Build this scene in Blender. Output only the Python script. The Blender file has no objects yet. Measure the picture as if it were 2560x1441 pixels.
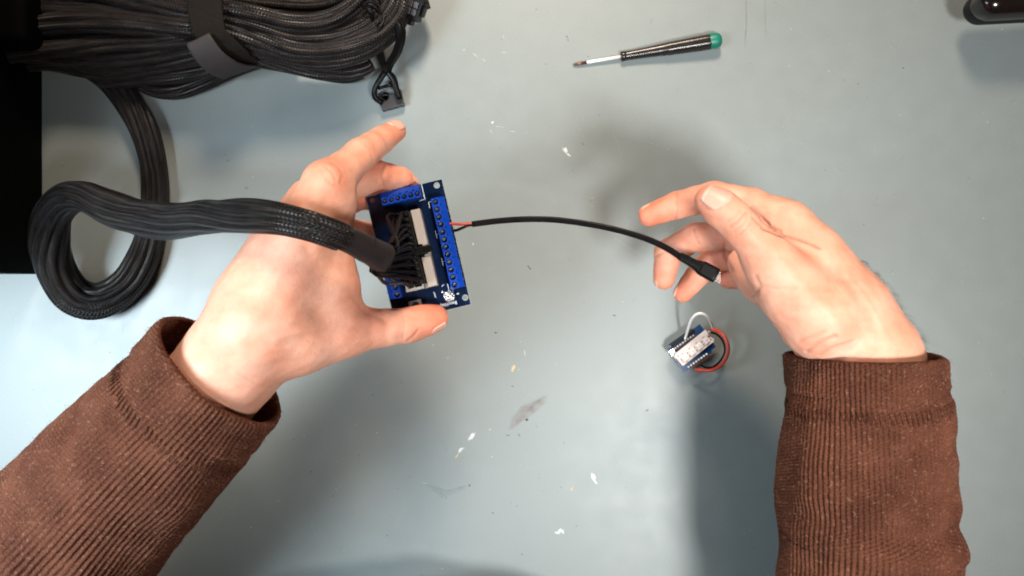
import bpy, bmesh, math, random
import numpy as np
import openvdb
from mathutils import Vector, Matrix

random.seed(7)
rng = np.random.default_rng(7)
SC = bpy.context.scene
COL = SC.collection

# ------------------------------------------------------------------ camera, world, lamps, exposure
CAM_H = 660.0                       # mm above the table
S0 = 0.3285                         # mm per photograph pixel on the table
cam_d = bpy.data.cameras.new("camera")
cam = bpy.data.objects.new("camera", cam_d)
COL.objects.link(cam)
cam.location = (0, 0, CAM_H / 1000)
cam_d.sensor_width = 36
cam_d.lens = 36 / (2560 * S0 / CAM_H)
cam_d.clip_start = 0.01
cam_d.clip_end = 20
cam_d.dof.use_dof = True
cam_d.dof.focus_distance = 0.56
cam_d.dof.aperture_fstop = 11
SC.camera = cam

w = bpy.data.worlds.new("World")
SC.world = w
w.use_nodes = True
bg = w.node_tree.nodes["Background"]
bg.inputs[0].default_value = (0.85, 0.92, 1.0, 1)
bg.inputs[1].default_value = 0.012


def area(name, loc, target, size, power, col, size_y=None):
    d = bpy.data.lights.new(name, 'AREA')
    d.energy = power
    d.color = col
    d.shape = 'RECTANGLE' if size_y else 'DISK'
    d.size = size
    if size_y:
        d.size_y = size_y
    o = bpy.data.objects.new(name, d)
    COL.objects.link(o)
    o.location = loc
    o.rotation_euler = (Vector(target) - Vector(loc)).to_track_quat('-Z', 'Y').to_euler()
    return o


lamp = area("ceiling_lamp", (0.04, 0.96, 0.88), (0.00, 0.22, 0), 0.26, 2.75, (1.0, 0.84, 0.68))
lamp.data.spread = math.radians(66)
lamp = area("window_light", (-0.58, -0.085, 0.70), (-0.40, -0.11, 0), 0.30, 5.0, (0.76, 0.90, 1.0), 0.30)
lamp.data.spread = math.radians(100)
lamp = area("desk_lamp", (0.38, -0.42, 1.22), (0.22, 0.0, 0), 0.25, 2.05, (0.97, 0.98, 0.97))
lamp.data.spread = math.radians(54)

vs = SC.view_settings
vs.view_transform = 'Standard'
vs.look = 'None'
vs.exposure = 0.0
vs.gamma = 1.0
SC.cycles.filter_width = 1.9
SC.cycles.max_bounces = 6
SC.cycles.use_denoising = True


# ------------------------------------------------------------------ helpers
def P(px, py, h):
    """point (mm) that stands h mm above the table where the photograph shows pixel px, py"""
    s = S0 * (CAM_H - h) / CAM_H
    return np.array([(px - 1280) * s, (720.5 - py) * s, h], float)


def mm(px, h):
    return px * S0 * (CAM_H - h) / CAM_H


def link_mesh(name, me, mat, parent=None, smooth=True):
    o = bpy.data.objects.new(name, me)
    COL.objects.link(o)
    if mat is not None:
        for m_ in (mat if isinstance(mat, (list, tuple)) else [mat]):
            me.materials.append(m_)
    if smooth:
        me.polygons.foreach_set("use_smooth", np.ones(len(me.polygons), bool))
    if parent is not None:
        o.parent = parent
    return o


def build(name, V, F, mat, parent=None, smooth=True, uv=None):
    """V in mm, F list of index lists; uv per vertex (n,2) optional"""
    me = bpy.data.meshes.new(name)
    V = np.asarray(V, float) / 1000.0
    me.from_pydata(V.tolist(), [], F if isinstance(F, list) else F.tolist())
    if uv is not None:
        ul = me.uv_layers.new(name="UVMap")
        li = np.empty(len(me.loops), int)
        me.loops.foreach_get("vertex_index", li)
        ul.data.foreach_set("uv", np.asarray(uv, np.float32)[li].ravel())
    me.update()
    return link_mesh(name, me, mat, parent, smooth)


def root(name, loc, label, cat, group=None):
    o = bpy.data.objects.new(name, None)
    o.empty_display_size = 0.01
    COL.objects.link(o)
    o['label'] = label
    o['category'] = cat
    if group:
        o['group'] = group
    return o


def tag(o, label=None, cat=None, group=None, kind=None):
    if label: o['label'] = label
    if cat: o['category'] = cat
    if group: o['group'] = group
    if kind: o['kind'] = kind
    return o


class MB:
    """collects shapes (mm) into one mesh"""
    def __init__(self):
        self.V = []; self.F = []; self.UV = []; self.n = 0

    def add(self, V, F, uv=None, M=None):
        V = np.asarray(V, float)
        if M is not None:
            V = V @ np.array(M)[:3, :3].T + np.array(M)[:3, 3]
        self.V.append(V)
        self.UV.append(np.zeros((len(V), 2)) if uv is None else np.asarray(uv))
        n = self.n
        self.F += [[i + n for i in f] for f in F]
        self.n += len(V)
        return self

    def box(self, lo, hi, bev=0.0, M=None):
        lo = np.asarray(lo, float); hi = np.asarray(hi, float)
        if bev <= 0:
            V = [[(lo, hi)[i][0], (lo, hi)[j][1], (lo, hi)[k][2]] for i in (0, 1) for j in (0, 1) for k in (0, 1)]
            F = [[0, 1, 3, 2], [4, 6, 7, 5], [0, 4, 5, 1], [2, 3, 7, 6], [0, 2, 6, 4], [1, 5, 7, 3]]
            return self.add(V, F, None, M)
        bm = bmesh.new()
        bmesh.ops.create_cube(bm, size=1.0)
        for v in bm.verts:
            v.co = Vector((lo + hi) / 2 + (hi - lo) * np.array(v.co))
        bmesh.ops.bevel(bm, geom=bm.edges[:], offset=bev, segments=2, affect='EDGES', profile=0.6)
        bm.verts.index_update()
        V = [tuple(v.co) for v in bm.verts]
        F = [[v.index for v in f.verts] for f in bm.faces]
        bm.free()
        return self.add(V, F, None, M)

    def lathe(self, prof, n=24, M=None, cap=True):
        """prof: list of (r, z) along local z"""
        a = np.linspace(0, 2 * np.pi, n, endpoint=False)
        V = []; F = []
        for r, z in prof:
            V += [[r * math.cos(t), r * math.sin(t), z] for t in a]
        for i in range(len(prof) - 1):
            for j in range(n):
                F.append([i * n + j, i * n + (j + 1) % n, (i + 1) * n + (j + 1) % n, (i + 1) * n + j])
        if cap:
            F.append(list(range(n))[::-1])
            F.append([(len(prof) - 1) * n + j for j in range(n)])
        return self.add(V, F, None, M)

    def tube(self, pts, r, n=8, M=None, **kw):
        V, F, uv = tube(pts, r, n, **kw)
        return self.add(V, F, uv, M)

    def out(self, name, mat, parent=None, smooth=True):
        return build(name, np.concatenate(self.V), self.F, mat, parent, smooth, np.concatenate(self.UV))


def spline(ctrl, step):
    """Catmull-Rom through rows of ctrl (x,y,z,extra...), resampled about every step mm"""
    C = np.asarray(ctrl, float)
    if len(C) == 2:
        L = np.linalg.norm(C[1, :3] - C[0, :3]); n = max(2, int(L / step) + 1)
        t = np.linspace(0, 1, n)[:, None]
        return C[0] * (1 - t) + C[1] * t
    E = np.vstack([2 * C[0] - C[1], C, 2 * C[-1] - C[-2]])
    out = []
    for i in range(1, len(E) - 2):
        p0, p1, p2, p3 = E[i - 1], E[i], E[i + 1], E[i + 2]
        L = np.linalg.norm(p2[:3] - p1[:3])
        n = max(2, int(L / step))
        t = np.linspace(0, 1, n, endpoint=False)[:, None]
        out.append(0.5 * ((2 * p1) + (-p0 + p2) * t + (2 * p0 - 5 * p1 + 4 * p2 - p3) * t ** 2 + (-p0 + 3 * p1 - 3 * p2 + p3) * t ** 3))
    out.append(C[-1:])
    return np.vstack(out)


def frames(p):
    """tangent, side, up-ish frames that keep 'up' near world z"""
    T = np.gradient(p, axis=0)
    T /= np.linalg.norm(T, axis=1, keepdims=True) + 1e-9
    S = np.zeros_like(T); U = np.zeros_like(T)
    u = np.array([0, 0, 1.0])
    if abs(T[0] @ u) > 0.95: u = np.array([0, 1.0, 0])
    for i in range(len(p)):
        u = u - (u @ T[i]) * T[i]
        u /= np.linalg.norm(u) + 1e-9
        U[i] = u
        S[i] = np.cross(T[i], u)
    return T, S, U


def tube(pts, r, n=8, fn=None, flat=1.0, cap=True, round_end=False):
    """pts (m,3), r scalar or (m,), fn(theta, s, i)->radius factor arrays; flat scales the vertical radius"""
    p = np.asarray(pts, float)[:, :3]
    m = len(p)
    r = np.broadcast_to(np.asarray(r, float), (m,)).copy()
    s = np.concatenate([[0], np.cumsum(np.linalg.norm(np.diff(p, axis=0), axis=1))])
    T, S, U = frames(p)
    fl = np.broadcast_to(np.asarray(flat, float), (m,))
    th = np.linspace(0, 2 * np.pi, n, endpoint=False)
    R = r[:, None] * np.ones((m, n))
    if fn is not None:
        R = R * fn(th[None, :], s[:, None])
    if round_end:
        for i in range(m):
            for e in (s[i], s[-1] - s[i]):
                q = e / max(r[i], 1e-6)
                if q < 1: R[i] *= math.sqrt(max(0.02, 1 - (1 - q) ** 2))
    V = p[:, None, :] + R[..., None] * (np.cos(th)[None, :, None] * S[:, None, :] + (np.sin(th)[None, :] * fl[:, None])[..., None] * U[:, None, :])
    uv = np.stack([np.broadcast_to(th / (2 * np.pi), (m, n)), np.broadcast_to(s[:, None], (m, n))], -1).reshape(-1, 2)
    V = V.reshape(-1, 3)
    i = np.arange(m - 1)[:, None] * n; j = np.arange(n)[None, :]; k = (j + 1) % n
    F = np.stack([i + j, i + k, i + n + k, i + n + j], -1).reshape(-1, 4)[:, ::-1].tolist()
    if cap:
        F.append(list(range(n))); F.append([(m - 1) * n + q for q in range(n)][::-1])
    return V, F, uv


def fract_noise(V, scale, seed=0, octv=3):
    """cheap smooth pseudo-noise from sums of sines, about -1..1"""
    r_ = np.random.default_rng(seed)
    out = np.zeros(len(V)); amp = 1.0; tot = 0
    f = 1.0 / scale
    for o in range(octv):
        for k in range(4):
            d = r_.normal(size=3); d /= np.linalg.norm(d)
            out += amp * np.sin((V @ d) * 2 * np.pi * f + r_.uniform(0, 6.28)) / 2.2
        tot += amp
        amp *= 0.5; f *= 2.03
    return out / tot


# ------------------------------------------------------------------ materials
def mat(name):
    m = bpy.data.materials.new(name)
    m.use_nodes = True
    nt = m.node_tree
    return m, nt, nt.nodes["Principled BSDF"]


def nd(nt, typ, **kw):
    n = nt.nodes.new(typ)
    for k, v in kw.items():
        if k.startswith('i_'):
            key = k[2:]
            key = int(key) if key.isdigit() else key.replace('_', ' ')
            n.inputs[key].default_value = v
        else:
            setattr(n, k, v)
    return n


def simple(name, col, rough=0.5, metal=0.0, var=0.12, scale=180.0, bump=0.0, bscale=900.0, spec=None, coat=0.0):
    m, nt, b = mat(name)
    tc = nd(nt, 'ShaderNodeTexCoord')
    nz = nd(nt, 'ShaderNodeTexNoise', i_Scale=scale, i_Detail=4.0)
    nt.links.new(tc.outputs['Object'], nz.inputs['Vector'])
    mr = nd(nt, 'ShaderNodeMapRange', i_3=1 - var, i_4=1 + var)
    nt.links.new(nz.outputs[0], mr.inputs[0])
    mx = nd(nt, 'ShaderNodeMix', data_type='RGBA', blend_type='MULTIPLY')
    mx.inputs[0].default_value = 1
    mx.inputs[6].default_value = (*col, 1)
    nt.links.new(mr.outputs[0], mx.inputs[7])
    nt.links.new(mx.outputs[2], b.inputs['Base Color'])
    rr = nd(nt, 'ShaderNodeMapRange', i_3=max(0.03, rough - 0.08), i_4=min(1, rough + 0.08))
    nt.links.new(nz.outputs[0], rr.inputs[0])
    nt.links.new(rr.outputs[0], b.inputs['Roughness'])
    b.inputs['Metallic'].default_value = metal
    if spec is not None: b.inputs['Specular IOR Level'].default_value = spec
    if coat: b.inputs['Coat Weight'].default_value = coat
    if bump:
        n2 = nd(nt, 'ShaderNodeTexNoise', i_Scale=bscale, i_Detail=3.0)
        nt.links.new(tc.outputs['Object'], n2.inputs['Vector'])
        bp = nd(nt, 'ShaderNodeBump', i_Strength=bump, i_Distance=0.0004)
        nt.links.new(n2.outputs[0], bp.inputs['Height'])
        nt.links.new(bp.outputs[0], b.inputs['Normal'])
    return m


def table_mat():
    m, nt, b = mat("mat_blue_grey_laminate")
    tc = nd(nt, 'ShaderNodeTexCoord')
    n1 = nd(nt, 'ShaderNodeTexNoise', i_Scale=2.2, i_Detail=3.0)
    n2 = nd(nt, 'ShaderNodeTexNoise', i_Scale=55.0, i_Detail=6.0)
    n3 = nd(nt, 'ShaderNodeTexNoise', i_Scale=900.0, i_Detail=2.0)
    for n in (n1, n2, n3): nt.links.new(tc.outputs['Object'], n.inputs['Vector'])
    r1 = nd(nt, 'ShaderNodeValToRGB')
    r1.color_ramp.elements[0].position = 0.3; r1.color_ramp.elements[0].color = (0.200, 0.224, 0.219, 1)
    r1.color_ramp.elements[1].position = 0.7; r1.color_ramp.elements[1].color = (0.217, 0.240, 0.233, 1)
    nt.links.new(n1.outputs[0], r1.inputs[0])
    mr = nd(nt, 'ShaderNodeMapRange', i_1=0.3, i_2=0.7, i_3=0.98, i_4=1.02)
    nt.links.new(n2.outputs[0], mr.inputs[0])
    mx = nd(nt, 'ShaderNodeMix', data_type='RGBA', blend_type='MULTIPLY'); mx.inputs[0].default_value = 1
    nt.links.new(r1.outputs[0], mx.inputs[6]); nt.links.new(mr.outputs[0], mx.inputs[7])
    mr3 = nd(nt, 'ShaderNodeMapRange', i_1=0.3, i_2=0.7, i_3=0.95, i_4=1.05)
    nt.links.new(n3.outputs[0], mr3.inputs[0])
    mx2 = nd(nt, 'ShaderNodeMix', data_type='RGBA', blend_type='MULTIPLY'); mx2.inputs[0].default_value = 1
    nt.links.new(mx.outputs[2], mx2.inputs[6]); nt.links.new(mr3.outputs[0], mx2.inputs[7])
    # tiny dark and pale specks, worn into the laminate
    vo = nd(nt, 'ShaderNodeTexVoronoi', i_Scale=38.0)
    nt.links.new(tc.outputs['Object'], vo.inputs['Vector'])
    cr = nd(nt, 'ShaderNodeValToRGB')
    cr.color_ramp.elements[0].position = 0.012; cr.color_ramp.elements[0].color = (1, 1, 1, 1)
    cr.color_ramp.elements[1].position = 0.03; cr.color_ramp.elements[1].color = (0, 0, 0, 1)
    nt.links.new(vo.outputs['Distance'], cr.inputs[0])
    gt = nd(nt, 'ShaderNodeMath', operation='GREATER_THAN'); gt.inputs[1].default_value = 0.72
    sep = nd(nt, 'ShaderNodeSeparateColor')
    nt.links.new(vo.outputs['Color'], sep.inputs[0]); nt.links.new(sep.outputs[0], gt.inputs[0])
    ml = nd(nt, 'ShaderNodeMath', operation='MULTIPLY')
    nt.links.new(gt.outputs[0], ml.inputs[0]); nt.links.new(cr.outputs[0], ml.inputs[1])
    gt2 = nd(nt, 'ShaderNodeMath', operation='GREATER_THAN'); gt2.inputs[1].default_value = 0.5
    nt.links.new(sep.outputs[1], gt2.inputs[0])
    mc = nd(nt, 'ShaderNodeMix', data_type='RGBA'); mc.inputs[6].default_value = (0.12, 0.13, 0.13, 1); mc.inputs[7].default_value = (0.62, 0.62, 0.58, 1)
    nt.links.new(gt2.outputs[0], mc.inputs[0])
    mx3 = nd(nt, 'ShaderNodeMix', data_type='RGBA')
    nt.links.new(ml.outputs[0], mx3.inputs[0]); nt.links.new(mx2.outputs[2], mx3.inputs[6]); nt.links.new(mc.outputs[2], mx3.inputs[7])
    nt.links.new(mx3.outputs[2], b.inputs['Base Color'])
    rr = nd(nt, 'ShaderNodeMapRange', i_1=0.3, i_2=0.7, i_3=0.42, i_4=0.48)
    nt.links.new(n2.outputs[0], rr.inputs[0]); nt.links.new(rr.outputs[0], b.inputs['Roughness'])
    b.inputs['Specular IOR Level'].default_value = 0.55
    bp = nd(nt, 'ShaderNodeBump', i_Strength=0.10, i_Distance=0.0002)
    nt.links.new(n3.outputs[0], bp.inputs['Height']); nt.links.new(bp.outputs[0], b.inputs['Normal'])
    return m


def braid_mat(name, base=(0.0016, 0.0013, 0.0012), hi=(0.045, 0.036, 0.034), around=26.0, pitch=0.50, rough=0.30):
    """woven monofilament sleeve: crossing diagonals in the tube's own UV (u around, v mm along)"""
    m, nt, b = mat(name)
    uv = nd(nt, 'ShaderNodeUVMap')
    sp = nd(nt, 'ShaderNodeSeparateXYZ')
    nt.links.new(uv.outputs[0], sp.inputs[0])
    a = nd(nt, 'ShaderNodeMath', operation='MULTIPLY'); a.inputs[1].default_value = around * 2 * math.pi
    nt.links.new(sp.outputs[0], a.inputs[0])
    c = nd(nt, 'ShaderNodeMath', operation='MULTIPLY'); c.inputs[1].default_value = pitch * 2 * math.pi
    nt.links.new(sp.outputs[1], c.inputs[0])
    res = []
    for op in ('ADD', 'SUBTRACT'):
        q = nd(nt, 'ShaderNodeMath', operation=op)
        nt.links.new(a.outputs[0], q.inputs[0]); nt.links.new(c.outputs[0], q.inputs[1])
        s = nd(nt, 'ShaderNodeMath', operation='SINE'); nt.links.new(q.outputs[0], s.inputs[0])
        res.append(s)
    mxm = nd(nt, 'ShaderNodeMath', operation='MAXIMUM')
    nt.links.new(res[0].outputs[0], mxm.inputs[0]); nt.links.new(res[1].outputs[0], mxm.inputs[1])
    mr = nd(nt, 'ShaderNodeMapRange', i_1=-0.4, i_2=1.0)
    nt.links.new(mxm.outputs[0], mr.inputs[0])
    pw = nd(nt, 'ShaderNodeMath', operation='POWER'); pw.inputs[1].default_value = 5.0
    nt.links.new(mr.outputs[0], pw.inputs[0])
    tc = nd(nt, 'ShaderNodeTexCoord')
    nz = nd(nt, 'ShaderNodeTexNoise', i_Scale=90.0, i_Detail=3.0)
    nt.links.new(tc.outputs['Object'], nz.inputs['Vector'])
    m3 = nd(nt, 'ShaderNodeMapRange', i_1=0.3, i_2=0.7, i_3=0.35, i_4=1.15)
    nt.links.new(nz.outputs[0], m3.inputs[0])
    fa = nd(nt, 'ShaderNodeMath', operation='MULTIPLY'); fa.use_clamp = True
    nt.links.new(pw.outputs[0], fa.inputs[0]); nt.links.new(m3.outputs[0], fa.inputs[1])
    mx = nd(nt, 'ShaderNodeMix', data_type='RGBA')
    mx.inputs[6].default_value = (*base, 1); mx.inputs[7].default_value = (*hi, 1)
    nt.links.new(fa.outputs[0], mx.inputs[0]); nt.links.new(mx.outputs[2], b.inputs['Base Color'])
    b.inputs['Roughness'].default_value = rough
    b.inputs['Specular IOR Level'].default_value = 0.30
    bp = nd(nt, 'ShaderNodeBump', i_Strength=0.8, i_Distance=0.0005)
    nt.links.new(pw.outputs[0], bp.inputs['Height']); nt.links.new(bp.outputs[0], b.inputs['Normal'])
    return m


def skin_mat():
    m, nt, b = mat("mat_skin")
    tc = nd(nt, 'ShaderNodeTexCoord')
    at = nd(nt, 'ShaderNodeAttribute', attribute_name="flush")
    n1 = nd(nt, 'ShaderNodeTexNoise', i_Scale=55.0, i_Detail=5.0)
    n2 = nd(nt, 'ShaderNodeTexNoise', i_Scale=420.0, i_Detail=4.0)
    vo = nd(nt, 'ShaderNodeTexVoronoi', i_Scale=620.0, feature='DISTANCE_TO_EDGE')
    for n in (n1, n2, vo): nt.links.new(tc.outputs['Object'], n.inputs['Vector'])
    r1 = nd(nt, 'ShaderNodeValToRGB')
    r1.color_ramp.elements[0].position = 0.32; r1.color_ramp.elements[0].color = (0.760, 0.330, 0.212, 1)
    r1.color_ramp.elements[1].position = 0.68; r1.color_ramp.elements[1].color = (0.850, 0.455, 0.320, 1)
    nt.links.new(n1.outputs[0], r1.inputs[0])
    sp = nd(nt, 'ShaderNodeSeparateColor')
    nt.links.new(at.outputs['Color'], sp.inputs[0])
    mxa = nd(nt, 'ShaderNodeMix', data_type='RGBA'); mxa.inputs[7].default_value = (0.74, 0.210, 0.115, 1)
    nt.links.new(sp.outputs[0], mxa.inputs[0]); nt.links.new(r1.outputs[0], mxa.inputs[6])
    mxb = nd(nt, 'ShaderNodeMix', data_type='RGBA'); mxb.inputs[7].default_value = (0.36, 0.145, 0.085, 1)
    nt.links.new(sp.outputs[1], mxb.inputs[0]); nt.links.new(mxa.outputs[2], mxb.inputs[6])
    mr = nd(nt, 'ShaderNodeMapRange', i_1=0.3, i_2=0.7, i_3=0.96, i_4=1.03)
    nt.links.new(n2.outputs[0], mr.inputs[0])
    mx = nd(nt, 'ShaderNodeMix', data_type='RGBA', blend_type='MULTIPLY'); mx.inputs[0].default_value = 1
    nt.links.new(mxb.outputs[2], mx.inputs[6]); nt.links.new(mr.outputs[0], mx.inputs[7])
    nt.links.new(mx.outputs[2], b.inputs['Base Color'])
    b.inputs['Subsurface Weight'].default_value = 0.22
    b.inputs['Subsurface Radius'].default_value = (1.0, 0.32, 0.16)
    b.inputs['Subsurface Scale'].default_value = 0.0035
    rr = nd(nt, 'ShaderNodeMapRange', i_1=0.3, i_2=0.7, i_3=0.46, i_4=0.62)
    nt.links.new(n2.outputs[0], rr.inputs[0]); nt.links.new(rr.outputs[0], b.inputs['Roughness'])
    b.inputs['Specular IOR Level'].default_value = 0.36
    ad = nd(nt, 'ShaderNodeMath', operation='MULTIPLY_ADD'); ad.inputs[1].default_value = 0.8
    nt.links.new(n2.outputs[0], ad.inputs[0]); nt.links.new(vo.outputs['Distance'], ad.inputs[2])
    bp = nd(nt, 'ShaderNodeBump', i_Strength=0.34, i_Distance=0.0004)
    nt.links.new(ad.outputs[0], bp.inputs['Height']); nt.links.new(bp.outputs[0], b.inputs['Normal'])
    return m


def knit_mat():
    m, nt, b = mat("mat_brown_knit")
    uv = nd(nt, 'ShaderNodeUVMap')
    sp = nd(nt, 'ShaderNodeSeparateXYZ'); nt.links.new(uv.outputs[0], sp.inputs[0])   # x: rib number, y: mm along
    tc = nd(nt, 'ShaderNodeTexCoord')
    n1 = nd(nt, 'ShaderNodeTexNoise', i_Scale=38.0, i_Detail=6.0)
    n2 = nd(nt, 'ShaderNodeTexNoise', i_Scale=1100.0, i_Detail=3.0)
    n3 = nd(nt, 'ShaderNodeTexNoise', i_Scale=460.0, i_Detail=3.0)
    for n in (n1, n2, n3): nt.links.new(tc.outputs['Object'], n.inputs['Vector'])
    r1 = nd(nt, 'ShaderNodeValToRGB')
    r1.color_ramp.elements[0].position = 0.32; r1.color_ramp.elements[0].color = (0.078, 0.0265, 0.0155, 1)
    r1.color_ramp.elements[1].position = 0.70; r1.color_ramp.elements[1].color = (0.138, 0.050, 0.0285, 1)
    nt.links.new(n1.outputs[0], r1.inputs[0])
    # ribs: u = rib index, crest pale, groove dark wool
    fr = nd(nt, 'ShaderNodeMath', operation='MULTIPLY'); fr.inputs[1].default_value = 2 * math.pi
    nt.links.new(sp.outputs[0], fr.inputs[0])
    co = nd(nt, 'ShaderNodeMath', operation='COSINE'); nt.links.new(fr.outputs[0], co.inputs[0])
    # stitches along the rib
    st = nd(nt, 'ShaderNodeMath', operation='MULTIPLY'); st.inputs[1].default_value = 2 * math.pi / 2.1
    nt.links.new(sp.outputs[1], st.inputs[0])
    hf = nd(nt, 'ShaderNodeMath', operation='MULTIPLY'); hf.inputs[1].default_value = math.pi
    nt.links.new(sp.outputs[0], hf.inputs[0])
    sa = nd(nt, 'ShaderNodeMath', operation='ADD'); nt.links.new(st.outputs[0], sa.inputs[0]); nt.links.new(hf.outputs[0], sa.inputs[1])
    ss = nd(nt, 'ShaderNodeMath', operation='SINE'); nt.links.new(sa.outputs[0], ss.inputs[0])
    # pale flecks of loose fibre
    cr = nd(nt, 'ShaderNodeValToRGB')
    cr.color_ramp.elements[0].position = 0.58; cr.color_ramp.elements[0].color = (0, 0, 0, 1)
    cr.color_ramp.elements[1].position = 0.70; cr.color_ramp.elements[1].color = (1, 1, 1, 1)
    nt.links.new(n3.outputs[0], cr.inputs[0])
    mx = nd(nt, 'ShaderNodeMix', data_type='RGBA'); mx.inputs[7].default_value = (0.25, 0.125, 0.078, 1)
    k = nd(nt, 'ShaderNodeMath', operation='MULTIPLY'); k.inputs[1].default_value = 0.55
    nt.links.new(cr.outputs[0], k.inputs[0]); nt.links.new(k.outputs[0], mx.inputs[0]); nt.links.new(r1.outputs[0], mx.inputs[6])
    mr = nd(nt, 'ShaderNodeMapRange', i_1=0.3, i_2=0.7, i_3=0.72, i_4=1.22)
    nt.links.new(n2.outputs[0], mr.inputs[0])
    m2 = nd(nt, 'ShaderNodeMix', data_type='RGBA', blend_type='MULTIPLY'); m2.inputs[0].default_value = 1
    nt.links.new(mx.outputs[2], m2.inputs[6]); nt.links.new(mr.outputs[0], m2.inputs[7])
    nt.links.new(m2.outputs[2], b.inputs['Base Color'])
    b.inputs['Roughness'].default_value = 0.95
    b.inputs['Specular IOR Level'].default_value = 0.12
    b.inputs['Sheen Weight'].default_value = 0.0
    b.inputs['Sheen Roughness'].default_value = 0.5
    b.inputs['Sheen Tint'].default_value = (1.0, 0.8, 0.68, 1)
    h1 = nd(nt, 'ShaderNodeMath', operation='MULTIPLY'); h1.inputs[1].default_value = 0.35; nt.links.new(ss.outputs[0], h1.inputs[0])
    h2 = nd(nt, 'ShaderNodeMath', operation='MULTIPLY_ADD'); h2.inputs[1].default_value = 0.15
    nt.links.new(co.outputs[0], h2.inputs[0]); nt.links.new(h1.outputs[0], h2.inputs[2])
    h3 = nd(nt, 'ShaderNodeMath', operation='MULTIPLY_ADD'); h3.inputs[1].default_value = 1.3
    nt.links.new(n2.outputs[0], h3.inputs[0]); nt.links.new(h2.outputs[0], h3.inputs[2])
    h4 = nd(nt, 'ShaderNodeMath', operation='MULTIPLY_ADD'); h4.inputs[1].default_value = 1.3
    nt.links.new(n3.outputs[0], h4.inputs[0]); nt.links.new(h3.outputs[0], h4.inputs[2])
    bp = nd(nt, 'ShaderNodeBump', i_Strength=0.9, i_Distance=0.0006)
    nt.links.new(h4.outputs[0], bp.inputs['Height']); nt.links.new(bp.outputs[0], b.inputs['Normal'])
    return m


M_TABLE = table_mat()
M_BRAID = braid_mat("mat_black_braid")
M_BRAID_B = braid_mat("mat_black_braid_fine", around=12.0, pitch=0.46, rough=0.28, base=(0.0015, 0.0012, 0.0011), hi=(0.056, 0.042, 0.039))
M_SKIN = skin_mat()
M_KNIT = knit_mat()
M_SHRINK = simple("mat_heat_shrink", (0.022, 0.017, 0.016), 0.45, bump=0.25, bscale=500, spec=0.25)
M_BLACKP = simple("mat_black_plastic", (0.0035, 0.003, 0.003), 0.42, bump=0.12, bscale=1500, spec=0.14)
M_GREYP = simple("mat_dark_grey_plastic", (0.026, 0.023, 0.025), 0.42, bump=0.1, bscale=1200)
M_WIRE = simple("mat_black_wire", (0.004, 0.003, 0.003), 0.36, spec=0.14)
M_PSU = simple("mat_black_powder_coat", (0.0012, 0.0012, 0.0014), 0.7, bump=0.3, bscale=1800, spec=0.04)
M_VELCRO = simple("mat_strap_smooth_side", (0.036, 0.028, 0.027), 0.80, var=0.25, scale=500, bump=0.5, bscale=1600)
M_FUZZ = simple("mat_strap_loop_side", (0.014, 0.011, 0.009), 0.97, var=0.5, scale=420, bump=1.0, bscale=600, spec=0.1)
M_PCB = simple("mat_blue_solder_mask", (0.0006, 0.0070, 0.028), 0.25, var=0.2, scale=90, spec=0.45)
M_PCBEDGE = simple("mat_board_edge", (0.34, 0.37, 0.36), 0.7)
M_TERM = simple("mat_blue_plastic", (0.0015, 0.040, 0.32), 0.36, var=0.1, spec=0.35)
M_HOLE = simple("mat_dark_recess", (0.004, 0.006, 0.022), 0.6)
M_SILK = simple("mat_white_silkscreen", (0.70, 0.74, 0.78), 0.6)
M_WHITEP = simple("mat_off_white_nylon", (0.38, 0.32, 0.28), 0.45, var=0.06)
M_METAL = simple("mat_bright_metal", (0.78, 0.76, 0.74), 0.26, metal=1.0, var=0.08)
M_STEEL = simple("mat_nickel_shaft", (0.90, 0.88, 0.86), 0.30, metal=0.2, var=0.06)
M_BRONZE = simple("mat_blackened_tip", (0.17, 0.085, 0.055), 0.40, metal=0.7, var=0.3)
M_RED = simple("mat_red_wire", (0.52, 0.045, 0.022), 0.38)
M_WHITEW = simple("mat_white_wire", (0.74, 0.70, 0.66), 0.42)
M_HANDLE = simple("mat_handle_black", (0.012, 0.009, 0.007), 0.27, var=0.2, bump=0.01)
M_GREEN = simple("mat_green_cap", (0.003, 0.150, 0.100), 0.42)
M_GLOSS = simple("mat_gloss_black", (0.010, 0.006, 0.005), 0.16, spec=0.6)
M_RUBBER = simple("mat_matte_black_rim", (0.006, 0.006, 0.008), 0.5, spec=0.2)
M_NAIL = simple("mat_fingernail", (0.80, 0.410, 0.310), 0.42, var=0.07, scale=260, bump=0.10, bscale=700, spec=0.4)
M_NAILTIP = simple("mat_nail_tip", (0.83, 0.52, 0.40), 0.42, spec=0.4)
M_HAIR = simple("mat_dark_hair", (0.055, 0.034, 0.024), 0.5)
M_LINT = simple("mat_wool_fibre", (0.24, 0.12, 0.08), 0.9)
M_LEDPCB = simple("mat_white_board", (0.66, 0.56, 0.52), 0.5, var=0.05)
M_LEDYEL = simple("mat_led_lens", (0.80, 0.70, 0.62), 0.3)
M_BROWNP = simple("mat_brown_print", (0.06, 0.032, 0.025), 0.6)
M_FLAKE = simple("mat_white_paint_fleck", (0.60, 0.60, 0.585), 0.7)
M_FLAKEY = simple("mat_ochre_paint_fleck", (0.58, 0.42, 0.22), 0.7)
M_FLAKED = simple("mat_dark_crumb", (0.05, 0.05, 0.055), 0.8)
M_FLAKE2 = simple("mat_worn_paint_fleck", (0.40, 0.42, 0.40), 0.7)
M_SCREW = simple("mat_dull_screw", (0.30, 0.30, 0.32), 0.42, metal=1.0, var=0.2)
M_PCB2 = simple("mat_bright_blue_board", (0.002, 0.042, 0.135), 0.35, var=0.2, scale=90)
M_PRINT = simple("mat_faint_print", (0.26, 0.18, 0.16), 0.6)
M_LAMPW = simple("mat_lamp_body", (0.88, 0.80, 0.76), 0.4, var=0.04)

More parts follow.
